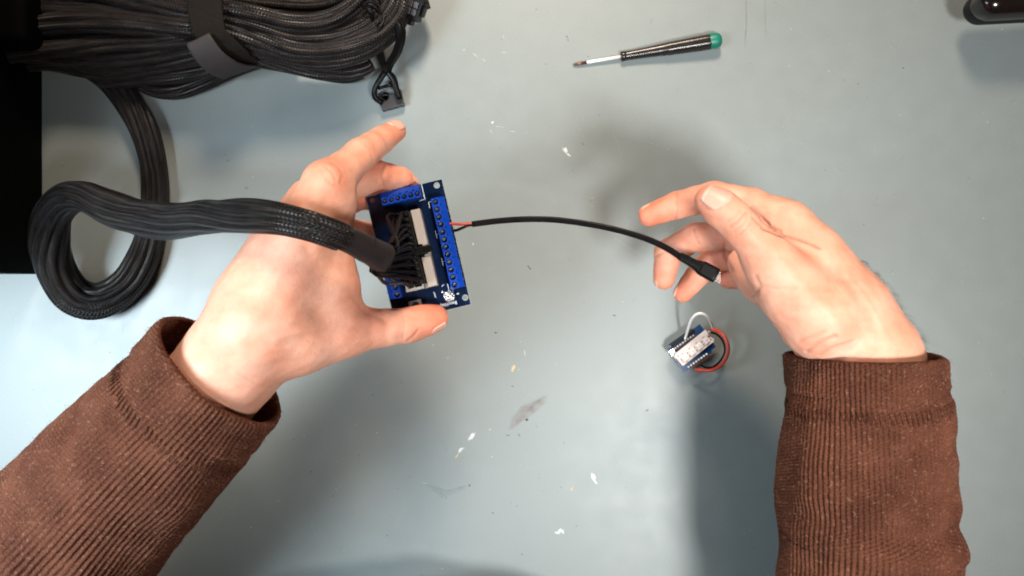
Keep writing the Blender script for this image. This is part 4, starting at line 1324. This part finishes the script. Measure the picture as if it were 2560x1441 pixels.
pitch = 228 * q / 12
for b3 in range(3):
    terminal(46.5 * q + b3 * (4 * pitch + 0.05), 4, pitch - 0.02, 8.6, 9.0, MBD @ Matrix.Translation((1.2, 0, 0)))
MTOP = MBD @ Matrix(((0, 1, 0, 57.5 * q), (1, 0, 0, 1.0), (0, 0, 1, 0), (0, 0, 0, 1)))
terminal(0, 6, pitch * 0.86, 8.6, 9.0, MTOP)
MLEFT = MBD @ Matrix(((-1, 0, 0, BW - 1.0), (0, 1, 0, 0), (0, 0, 1, 0), (0, 0, 0, 1)))
terminal(190 * q, 4, pitch, 8.6, 9.0, MLEFT)

# silkscreen printing: brackets, rules and the maker's word
mb = MB()


def silk(x0, y0_, x1_, y1_, wd=0.36):
    d = np.array([x1_ - x0, y1_ - y0_]) * q; L = np.hypot(*d); d = d / L; nrm = np.array([-d[1], d[0]])
    a = np.array([x0, y0_]) * q; b_ = np.array([x1_, y1_]) * q
    pts = [a - nrm * wd / 2, b_ - nrm * wd / 2, b_ + nrm * wd / 2, a + nrm * wd / 2]
    Vv = [(p[0], p[1], 0.0) for p in pts] + [(p[0], p[1], 0.06) for p in pts]
    mb.add(Vv, [[4, 5, 6, 7], [0, 1, 5, 4], [1, 2, 6, 5], [2, 3, 7, 6], [3, 0, 4, 7]], None, MBD)


for ln in [(46, 49, 40, 49), (46, 49, 46, 64), (46, 258, 46, 279), (46, 279, 36, 279), (46, 122, 46, 142), (46, 132, 41, 132), (46, 192, 46, 212), (46, 202, 41, 202),
           (52, 40, 56, 40), (53, 0, 53, 40), (53, 40, 68, 40), (84, 270, 84, 284), (82, 272, 82, 286), (62, 262, 55, 258), (38, 262, 38, 268), (40, 268, 39, 274),
           (60, 278, 52, 280), (50, 276, 42, 276), (40, 274, 34, 275)]:
    silk(*ln, wd=0.40 if ln[0] in (46, 53) else 0.28)
bfix(mb.out("silkscreen_line", M_SILK, pcb, smooth=False))


def text_mesh(body, size, M, m, parent, depth=0.06, name="lettering"):
    cu = bpy.data.curves.new("text", 'FONT'); cu.body = body; cu.size = size; cu.extrude = depth / 2; cu.resolution_u = 2; cu.offset = size * 0.012
    tmp = bpy.data.objects.new("text", cu); COL.objects.link(tmp)
    dg = bpy.context.evaluated_depsgraph_get()
    me = bpy.data.meshes.new_from_object(tmp.evaluated_get(dg))
    bpy.data.objects.remove(tmp); bpy.data.curves.remove(cu)
    V = np.array([v.co for v in me.vertices]) + np.array([0, 0, depth / 2])
    V = V @ np.array(M)[:3, :3].T + np.array(M)[:3, 3]
    F = [list(p.vertices) for p in me.polygons]
    bpy.data.meshes.remove(me)
    return bfix(build(name, V, F, m, parent, False))


# word runs from the right edge leftwards, upside down in the picture
ang = math.atan2(ux[1], ux[0])
pos = A0 + ux * (33 * q) + vx * (305 * q)
text_mesh("Benchbay", 3.1, Matrix.Translation((pos[0], pos[1], BH)) @ Matrix.Rotation(ang, 4, 'Z'), M_SILK, pcb)

# round press button with clear cap, two solder pads
mb = MB()
Mb_ = MBD @ Matrix.Translation((48 * q, 290 * q, 0))
mb.lathe([(3.7, 0), (3.7, 2.6), (3.3, 3.0), (3.0, 3.0), (2.9, 1.6), (2.2, 1.5), (2.0, 2.4), (1.0, 2.7), (0.9, 1.9), (0, 1.9)], 24, Mb_, cap=False)
btn = bfix(mb.out("push_button", M_METAL, board))
mb = MB()
for a in range(4):
    Mq = Mb_ @ Matrix.Rotation(a * math.pi / 2 + 0.5, 4, 'Z')
    mb.box((2.05, -0.5, 1.5), (2.85, 0.5, 2.5), 0.15, Mq)
bfix(mb.out("button_leaf", M_STEEL, btn))
for c in ((63, 276), (26, 288)):
    mb = MB(); mb.lathe([(0.95, 0), (0.8, 0.45), (0.4, 0.75), (0, 0.8)], 14, MBD @ Matrix.Translation((c[0] * q, c[1] * q, 0)), cap=False)
    bfix(mb.out("solder_joint", M_METAL, pcb))
# small white socket under the thumb
mb = MB()
mb.box((118 * q, 280 * q, 0), (150 * q, 302 * q, 5), 0.5, MBD)
so = bfix(mb.out("small_socket", M_WHITEP, board, smooth=False))
mb = MB(); mb.lathe([(0, 5.05), (2.3, 5.05), (2.3, 5.3), (1.9, 5.3), (0, 5.2)], 16, MBD @ Matrix.Translation((133 * q, 292 * q, 0)), cap=False)
bfix(mb.out("socket_hole", M_HOLE, so))
# white header the main plug sits in: base, side walls with the latch gap
mb = MB()
mb.box((68 * q, 63 * q, 0), (145 * q, 257 * q, 3.0), 0.4, MBD)
hd = bfix(mb.out("header_socket", M_WHITEP, board, smooth=False))
for (a, b_, c, d) in ((68, 63, 91, 150), (68, 182, 91, 256)):
    mb = MB()
    mb.box((a * q, b_ * q, 3.0), ((c - 0) * q, d * q, 9.5), 0.35, MBD)
    if b_ == 63: mb.box((a * q, 149 * q, 3.0), ((c - 9) * q, 155 * q, 9.3), 0.25, MBD)
    else: mb.box((a * q, 176 * q, 3.0), ((c - 9) * q, 183 * q, 9.3), 0.25, MBD)
    bfix(mb.out("header_wall", M_WHITEP, hd, smooth=False))
mb = MB()
mb.box((100 * q, 250 * q, 3.0), (145 * q, 257 * q, 12.5), 0.3, MBD)
mb.box((99 * q, 244 * q, 3.0), (104 * q, 256 * q, 12.4), 0.3, MBD); mb.box((138 * q, 236 * q, 3.0), (144.6 * q, 256 * q, 12.4), 0.3, MBD); mb.box((121 * q, 247 * q, 3.0), (123.5 * q, 254 * q, 12.3), 0.2, MBD)
bfix(mb.out("header_wall", M_WHITEP, hd, smooth=False))
settle(board)

# plug of the main cable and its fan of wires (moves with the cable)
mb = MB()
mb.box((94 * q, 64 * q, 3.2), (141 * q, 246 * q, 15.0), 0.6, MBD)
mb.box((80 * q, 156 * q, 4.0), (96 * q, 175 * q, 14.0), 0.5, MBD)
mb.box((60 * q, 157 * q, 9.7), (84 * q, 174 * q, 12.0), 0.5, MBD)
plug = bfix(mb.out("plug_housing", M_BLACKP, main, smooth=False))
sh = P(956, 644, 191); sd = (P(956, 644, 191) - P(932, 630, 198)); sd /= np.linalg.norm(sd)
side = np.cross(sd, [0, 0, 1]); side /= np.linalg.norm(side); upv = np.cross(side, sd)
r_ = np.random.default_rng(3)
for i in range(12):
    for j in range(2):
        tgt = A0 + ux * ((100 + 20 * j) * q) + vx * ((72 + i * 15.2) * q) + np.array([0, 0, 15.0])
        t = (i - 5.5) / 5.5
        st = sh - sd * 3 + side * (t * 6.6) + upv * ((j - 0.5) * 4.5 + r_.uniform(-1.5, 1.5))
        c1 = st + sd * 6 + side * (t * 4.0) + np.array([0, 0, r_.uniform(-2, 2)])
        c2 = tgt + np.array([-4 + r_.uniform(-2.5, 2.5), 2.5 * t + r_.uniform(-2.5, 2.5), 12 + r_.uniform(-3, 4)])
        c3 = tgt + np.array([-1.5, 0, 6])
        C = spline([st, c1, c2, c3, tgt - np.array([0, 0, 1])], 2.0)
        V_, F_, uv_ = tube(C, 1.15, 8)
        build("wire", V_, F_, M_WIRE, main, True, uv_)
# two wires that sag wide towards the near end of the plug
for kk, (dx, dy) in enumerate(((948, 705), (958, 694))):
    C = spline([sh + side * 7 - sd * 4, P(dx, dy - 12, 172 - kk * 4), P(dx + 20, dy + 5, 162 - kk * 2), P(1010 - kk * 10, 708, 160), A0 + ux * (132 - 10 * kk) * q + vx * 243 * q + np.array([0, 0, 19])], 2.0)
    V_, F_, uv_ = tube(C, 1.2, 8)
    build("wire", V_, F_, M_SHRINK, main, True, uv_)
settle(main)

# ------------------------------------------------------------------ small plug lead screwed to the board
usb = root("adapter_lead", P(1400, 555, 130) / 1000, "thin black lead with small metal-tipped plug, red and black ends in blue terminals", "cable")
mb = MB(); mb.tube(spline([P(1108, 559, 134), P(1128, 560, 134), P(1150, 561, 135), P(1172, 560, 135), P(1186, 560, 135)], 1.5), 0.95, 10)
mb.out("red_wire", M_RED, usb)
mb = MB(); mb.tube(spline([P(1116, 574, 134), P(1136, 577, 134), P(1152, 572, 135), P(1170, 564, 135), P(1186, 562, 135)], 1.5), 0.95, 10)
mb.out("black_wire", M_WIRE, usb)
uc = [(1180, 561, 135), (1235, 554, 136), (1300, 549, 138), (1370, 549, 140), (1440, 556, 143), (1510, 568, 146), (1575, 584, 149), (1630, 603, 151), (1672, 624, 152), (1704, 645, 153)]
C = spline([P(*c) for c in uc], 1.5)
V_, F_, uv_ = tube(C, 2.0, 28, fn=lambda th, s: 0.62 + 0.38 * np.abs(np.cos(th + 0.35 + 0 * s)) ** 1.3, flat=0.85)
build("cord", V_, F_, M_WIRE, usb, True, uv_)
# moulded plug
p0 = P(1698, 640, 153); p1 = P(1790, 690, 153)
d = (p1 - p0) / np.linalg.norm(p1 - p0); sdv = np.array([-d[1], d[0], 0]); L = np.linalg.norm(p1 - p0)
MU = Matrix(((d[0], sdv[0], 0, p0[0]), (d[1], sdv[1], 0, p0[1]), (d[2], sdv[2], 1, p0[2]), (0, 0, 0, 1)))
prof = [(0, 2.3, 2.2), (1.0, 2.5, 2.4), (9.5, 2.9, 2.7), (11, 3.1, 2.8), (15, 4.3, 3.2), (16.5, 4.7, 3.4), (L - 1.0, 4.8, 3.4), (L, 4.4, 3.0)]
rows = spline([(x, hw, ht) for x, hw, ht in prof], 0.8)
mb = MB(); K = 24; V_ = []; F_ = []
for x, hw, ht in rows:
    for t in np.linspace(0, 2 * np.pi, K, endpoint=False):
        c_, s_ = math.cos(t), math.sin(t)
        e = 0.55
        V_.append((x, hw * np.sign(c_) * abs(c_) ** e, ht * np.sign(s_) * abs(s_) ** e))
for i in range(len(rows) - 1):
    for j in range(K): F_.append([i * K + j, i * K + (j + 1) % K, (i + 1) * K + (j + 1) % K, (i + 1) * K + j])
F_.append(list(range(K))[::-1]); F_.append([(len(rows) - 1) * K + j for j in range(K)])
mb.add(V_, F_, None, MU)
pb = bfix(mb.out("plug_body", M_BLACKP, usb))
mb = MB()
for i in range(5):
    mb.box((1.6 + i * 1.75, -1.6, 1.6), (2.5 + i * 1.75, 2.6, 3.15 + 0.08 * i), 0.2, MU)
bfix(mb.out("strain_relief_rib", M_BLACKP, pb, smooth=False))
mb = MB(); mb.box((15.5, -3.2, 3.1), (L - 2.0, 3.2, 3.7), 0.25, MU)
bfix(mb.out("grip_panel", M_BLACKP, pb, smooth=False))
mb = MB(); mb.box((L - 0.5, -3.1, -0.95), (L + 0.7, 3.1, 0.95), 0.3, MU)
bfix(mb.out("plug_collar", M_GREYP, pb, smooth=False))
for i in range(5):
    mb = MB(); y = -2.8 + i * 1.4
    mb.box((L + 0.5, y - 0.24, -0.5), (L + (4.4, 4.0, 3.4, 2.6, 1.8)[i], y + 0.24, 0.55), 0.08, MU)
    bfix(mb.out("contact_pin", M_METAL, pb, smooth=False))
settle(usb)

# ------------------------------------------------------------------ small module with a strip of lamps
mod = root("led_module", P(1735, 870, 0) / 1000, "small blue module with a white four-lamp strip and looping red and white wires", "circuit board")
MH = 12.0
c0 = P(1710, 932, MH)
lx = P(1710 + 81.6, 932 - 57.7, MH) - c0; lx /= np.linalg.norm(lx)
ly = P(1710 - 57.7, 932 - 81.6, MH) - c0; ly /= np.linalg.norm(ly)
MM = Matrix(((lx[0], ly[0], 0, c0[0]), (lx[1], ly[1], 0, c0[1]), (0, 0, 1, MH), (0, 0, 0, 1)))
LX, LY = 33.0, 24.5
pb = shape2d("board_panel", [[(0, 0), (LX - 6, 0), (LX - 4, 2), (LX, 2), (LX, LY), (3, LY), (1.5, LY - 2), (0, LY - 2)]], -1.2, 0, M_PCB2, mod, MM)
mb = MB()
mb.box((4, LY - 3.0, 0.0), (26.5, LY - 0.2, 2.6), 0.3, MM)
bfix(mb.out("pin_header", M_BLACKP, mod, smooth=False))
mb = MB(); mb.box((4, 0.3, -9.5), (26.5, 2.8, -1.2), 0.3, MM); mb.box((4, LY - 3, -9.5), (26.5, LY - 0.4, -1.2), 0.3, MM)
bfix(mb.out("pin_header", M_BLACKP, mod, smooth=False))
for row, n_ in ((1.6, 8), (LY - 4.2, 8)):
    for i in range(n_):
        x = 5.6 + i * 2.54
        mb = MB(); mb.lathe([(1.0, 0), (0.85, 0.6), (0.35, 1.2), (0, 1.25)], 10, MM @ Matrix.Translation((x, row, 0)), cap=False)
        bfix(mb.out("solder_joint", M_STEEL, pb))
        if row < 3:
            a = np.array(MM @ Vector((x, row, 0.2))); b_ = a + np.array([6.5, 1.0 - 0.1 * i, 3.0])
            mb = MB(); mb.tube([a, (a + b_) / 2 + [0, 0, 0.6], b_], 0.34, 6)
            mb.out("header_pin", M_BRONZE, mod)
mb = MB()
for (a, b_, c, d_, h) in ((5, 17.2, 26, 19.6, 1.0), (5, 13.5, 27, 16.6, 1.6), (7, 14, 13, 17, 0.9), (15, 15, 18, 18, 0.7), (20, 14, 22, 17, 0.8), (2, 8, 5, 11, 0.8), (1.2, 15, 3.2, 18.5, 1.6), (23, 16, 26, 18, 0.6)):
    mb.box((a, b_, 0), (c, d_, h), 0.12, MM)
bfix(mb.out("surface_part", M_BROWNP, mod, smooth=False))
mb = MB(); mb.box((-0.8, 16.0, 0), (4.0, 22.0, 2.4), 0.4, MM)
bfix(mb.out("usb_socket", M_METAL, mod, smooth=False))
mb = MB(); mb.box((0.1, 7.0, -0.6), (0.5, 16, 0.6), 0.1, MM)
bfix(mb.out("reset_lever", M_WHITEP, mod, smooth=False))
# white strip on top
SH = 17.0
t0 = P(1707, 916, SH); tx = P(1786, 853, SH) - t0; SLn = np.linalg.norm(tx); tx /= SLn
ty = P(1685.5, 887, SH) - t0; SWd = np.linalg.norm(ty); ty = ty - (ty @ tx) * tx; ty /= np.linalg.norm(ty)
MS = Matrix(((tx[0], ty[0], 0, t0[0]), (tx[1], ty[1], 0, t0[1]), (0, 0, 1, SH), (0, 0, 0, 1)))
stp = shape2d("lamp_strip", [[(0, 0.4), (0.8, 0), (SLn, 0), (SLn, SWd * 0.36), (SLn - 1.0, SWd * 0.40), (SLn - 1.0, SWd * 0.60), (SLn, SWd * 0.64), (SLn, SWd), (1, SWd), (0.3, SWd - 0.8), (-0.6, SWd - 1.2), (-0.6, SWd * 0.72), (0, SWd * 0.7)]], -0.5, 0.0, M_LEDPCB, mod, MS)
mb = MB(); mb.box((1, 2, -4.6), (SLn - 1, SWd - 2, -0.5), 0.4, MS)
bfix(mb.out("foam_pad", M_BROWNP, mod, smooth=False))
for i in range(4):
    x = 4.0 + i * (SLn - 6.6) / 3.6
    mb = MB(); mb.box((x, 2.2, 0.0), (x + 4.6, 6.8, 1.4), 0.25, MS)
    lo = bfix(mb.out("lamp", M_LAMPW, mod, smooth=False))
    mb = MB(); mb.lathe([(1.9, 1.35), (1.9, 1.5), (1.5, 1.55), (0, 1.5)], 20, MS @ Matrix.Translation((x + 2.3, 4.5, 0)), cap=False)
    mb.out("lamp_lens", M_LEDYEL, lo)
    mb = MB(); mb.box((x + 1.9, 4.1, 1.5), (x + 2.6, 4.8, 1.62), 0.0, MS)
    mb.out("lamp_chip", M_BROWNP, lo, smooth=False)
mb = MB()
r_ = np.random.default_rng(8)
for i in range(4):
    x = 4.0 + i * (SLn - 6.6) / 3.6
    for (a, b_, w_, h_) in ((5.0, 2.0, 0.9, 1.5), (5.0, 5.4, 0.9, 1.1), (-0.4, 0.6, 2.6, 0.4), (1.0, 7.6, 1.4, 0.7)):
        if x + a + w_ > SLn - 0.3 or b_ + h_ > SWd - 0.3: continue
        mb.box((x + a, b_, 0.0), (x + a + w_, b_ + h_, 0.28), 0.0, MS)
bfix(mb.out("surface_part", M_PRINT, stp, smooth=False))
for body, px_, py_, sz in (("5V", 1.1, 7.6, 2.0), ("DI", 1.1, 4.6, 1.8), ("GND", 0.8, 1.6, 1.5)):
    Mt = MS @ Matrix.Translation((px_ + 1.9, py_, 0.0)) @ Matrix.Rotation(math.pi / 2, 4, 'Z')
    text_mesh(body, sz, Mt, M_BROWNP, stp)
Z7 = lambda x, y, h: P(1620 + x / 7.2, 760 + y / 7.2, h)
mb = MB(); mb.tube(spline([Z7(650, 655, 13), Z7(690, 560, 16), Z7(735, 400, 25), Z7(790, 270, 32), Z7(870, 190, 36), Z7(960, 172, 37), Z7(1050, 220, 34), Z7(1120, 310, 28), Z7(1160, 420, 20), Z7(1165, 480, 17.5)], 1.0), 1.1, 12)
mb.out("white_wire", M_WHITEW, mod)
mb = MB(); mb.tube(spline([Z7(1125, 475, 18), Z7(1200, 470, 20), Z7(1300, 520, 24), Z7(1390, 620, 27), Z7(1440, 760, 28), Z7(1435, 900, 27), Z7(1370, 1040, 24), Z7(1260, 1140, 20), Z7(1130, 1195, 16), Z7(980, 1200, 13), Z7(850, 1180, 12)], 1.0), 1.4, 12)
mb.out("red_wire", M_RED, mod)
mb = MB(); mb.tube(spline([Z7(1140, 520, 18), Z7(1230, 545, 16), Z7(1330, 640, 14), Z7(1380, 770, 13), Z7(1370, 900, 12), Z7(1290, 1040, 12), Z7(1180, 1130, 12), Z7(1060, 1150, 12), Z7(950, 1105, 12)], 1.0), 0.8, 12)
mb.out("black_wire", M_WIRE, mod)
mb = MB()
for c in ((1100, 500), (1145, 505), (1170, 640)):
    mb.lathe([(0.9, 0), (0.7, 0.5), (0, 0.8)], 10, Matrix.Translation(Z7(c[0], c[1], SH - 0.1)), cap=False)
mb.out("solder_joint", M_METAL, stp)
settle(mod)

# ------------------------------------------------------------------ precision screwdriver
drv = root("screwdriver", P(1620, 130, 0) / 1000, "small precision screwdriver with black handle and green end cap", "screwdriver")
a = P(1432, 162.5, 1.3); b_ = P(1804, 99.5, 6.6)
d = b_ - a; LD = np.linalg.norm(d); d /= LD
zz = np.cross(np.cross(d, [0, 0, 1]), d); zz /= np.linalg.norm(zz); yy = np.cross(d, zz)
MD = Matrix(((yy[0], zz[0], d[0], a[0]), (yy[1], zz[1], d[1], a[1]), (yy[2], zz[2], d[2], a[2]), (0, 0, 0, 1)))
u = LD / 377.0
mb = MB(); mb.lathe([(0.25, 0), (0.6, 3 * u), (1.15, 9 * u), (1.3, 14 * u), (1.28, 36 * u)], 16, MD)
mb.out("driver_tip", M_BRONZE, drv)
mb = MB(); mb.lathe([(1.28, 35.5 * u), (1.36, 37 * u), (1.36, 128 * u)], 20, MD)
mb.out("shaft", M_STEEL, drv)
prof = [(2.6, 122), (3.7, 123), (4.1, 126), (4.15, 130), (3.85, 134), (3.8, 138), (4.0, 160), (4.35, 190), (4.75, 215), (5.0, 228), (5.25, 236), (5.5, 246), (5.7, 270), (6.05, 300), (6.3, 335), (6.25, 347)]
K = 48; V_ = []; F_ = []
rows = spline([(r, z * u, 0) for r, z in prof], 0.7)
for r, z, _ in rows:
    fl = np.clip((z / u - 138) / 14, 0, 1) * (0.6 + 0.4 * np.clip((z / u - 236) / 10, 0, 1))
    for t in np.linspace(0, 2 * np.pi, K, endpoint=False):
        rr = r * (1 - 0.05 * fl * (0.5 - 0.5 * math.cos(6 * t)) ** 2)
        V_.append((rr * math.cos(t), rr * math.sin(t), z))
for i in range(len(rows) - 1):
    for j in range(K): F_.append([i * K + j, i * K + (j + 1) % K, (i + 1) * K + (j + 1) % K, (i + 1) * K + j])
F_.append(list(range(K))[::-1]); F_.append([(len(rows) - 1) * K + j for j in range(K)])
mb = MB(); mb.add(V_, F_, None, MD); mb.out("handle", M_HANDLE, drv)
mb = MB(); mb.lathe([(6.2, 346 * u), (6.3, 349 * u), (6.3, 360 * u), (6.0, 367 * u), (5.2, 372.5 * u), (3.5, 376 * u), (0, 377 * u)], 36, MD, cap=False)
mb.out("end_cap", M_GREEN, drv)
settle(drv)

# ------------------------------------------------------------------ glossy black rounded tool in the corner
tool = root("black_handle", P(2500, 30, 0) / 1000, "glossy black rounded handle lying in the top right corner", "tool")
def capsule_like(name, px0, py0, dirpx, hw, L, z0, z1, m, grow, e=0.75):
    c = P(px0, py0, (z0 + z1) / 2); dv = P(px0 + dirpx[0], py0 + dirpx[1], (z0 + z1) / 2) - c; dv /= np.linalg.norm(dv)
    sv = np.array([-dv[1], dv[0], 0])
    V_ = []; F_ = []; K = 44
    xs = np.concatenate([hw * (1 - np.cos(np.linspace(0.02, math.pi / 2, 16))), np.linspace(hw, L, 12)[1:]])
    for x in xs:
        k_ = math.sqrt(max(0, 1 - max(0, (hw - x) / hw) ** 2))
        for t in np.linspace(0, 2 * np.pi, K, endpoint=False):
            cc, ss = math.cos(t), math.sin(t)
            p = c + dv * x + sv * hw * k_ * np.sign(cc) * abs(cc) ** e * (1 + 0.10 * x / L) + np.array([0, 0, (z1 - z0) / 2 * (0.35 + 0.65 * k_) * np.sign(ss) * abs(ss) ** e])
            V_.append(p)
    for i in range(len(xs) - 1):
        for j in range(K): F_.append([i * K + j, i * K + (j + 1) % K, (i + 1) * K + (j + 1) % K, (i + 1) * K + j])
    F_.append(list(range(K))[::-1]); F_.append([(len(xs) - 1) * K + j for j in range(K)])
    return bfix(build(name, V_, F_, m, tool))
capsule_like("lower_shell", 2416, 24, (100, -6), 12.0, 150, 18, 40, M_RUBBER, 0)
capsule_like("upper_shell", 2436, 12, (100, -6), 12.5, 150, 26, 54, M_GLOSS, 0, 0.9)
mb = MB(); c = P(2530, 10, 0); mb.lathe([(7, 0), (7, 1.5), (5.5, 19)], 20, Matrix.Translation((c[0] + 10, c[1], 0)))
mb.out("foot", M_RUBBER, tool)
settle(tool)
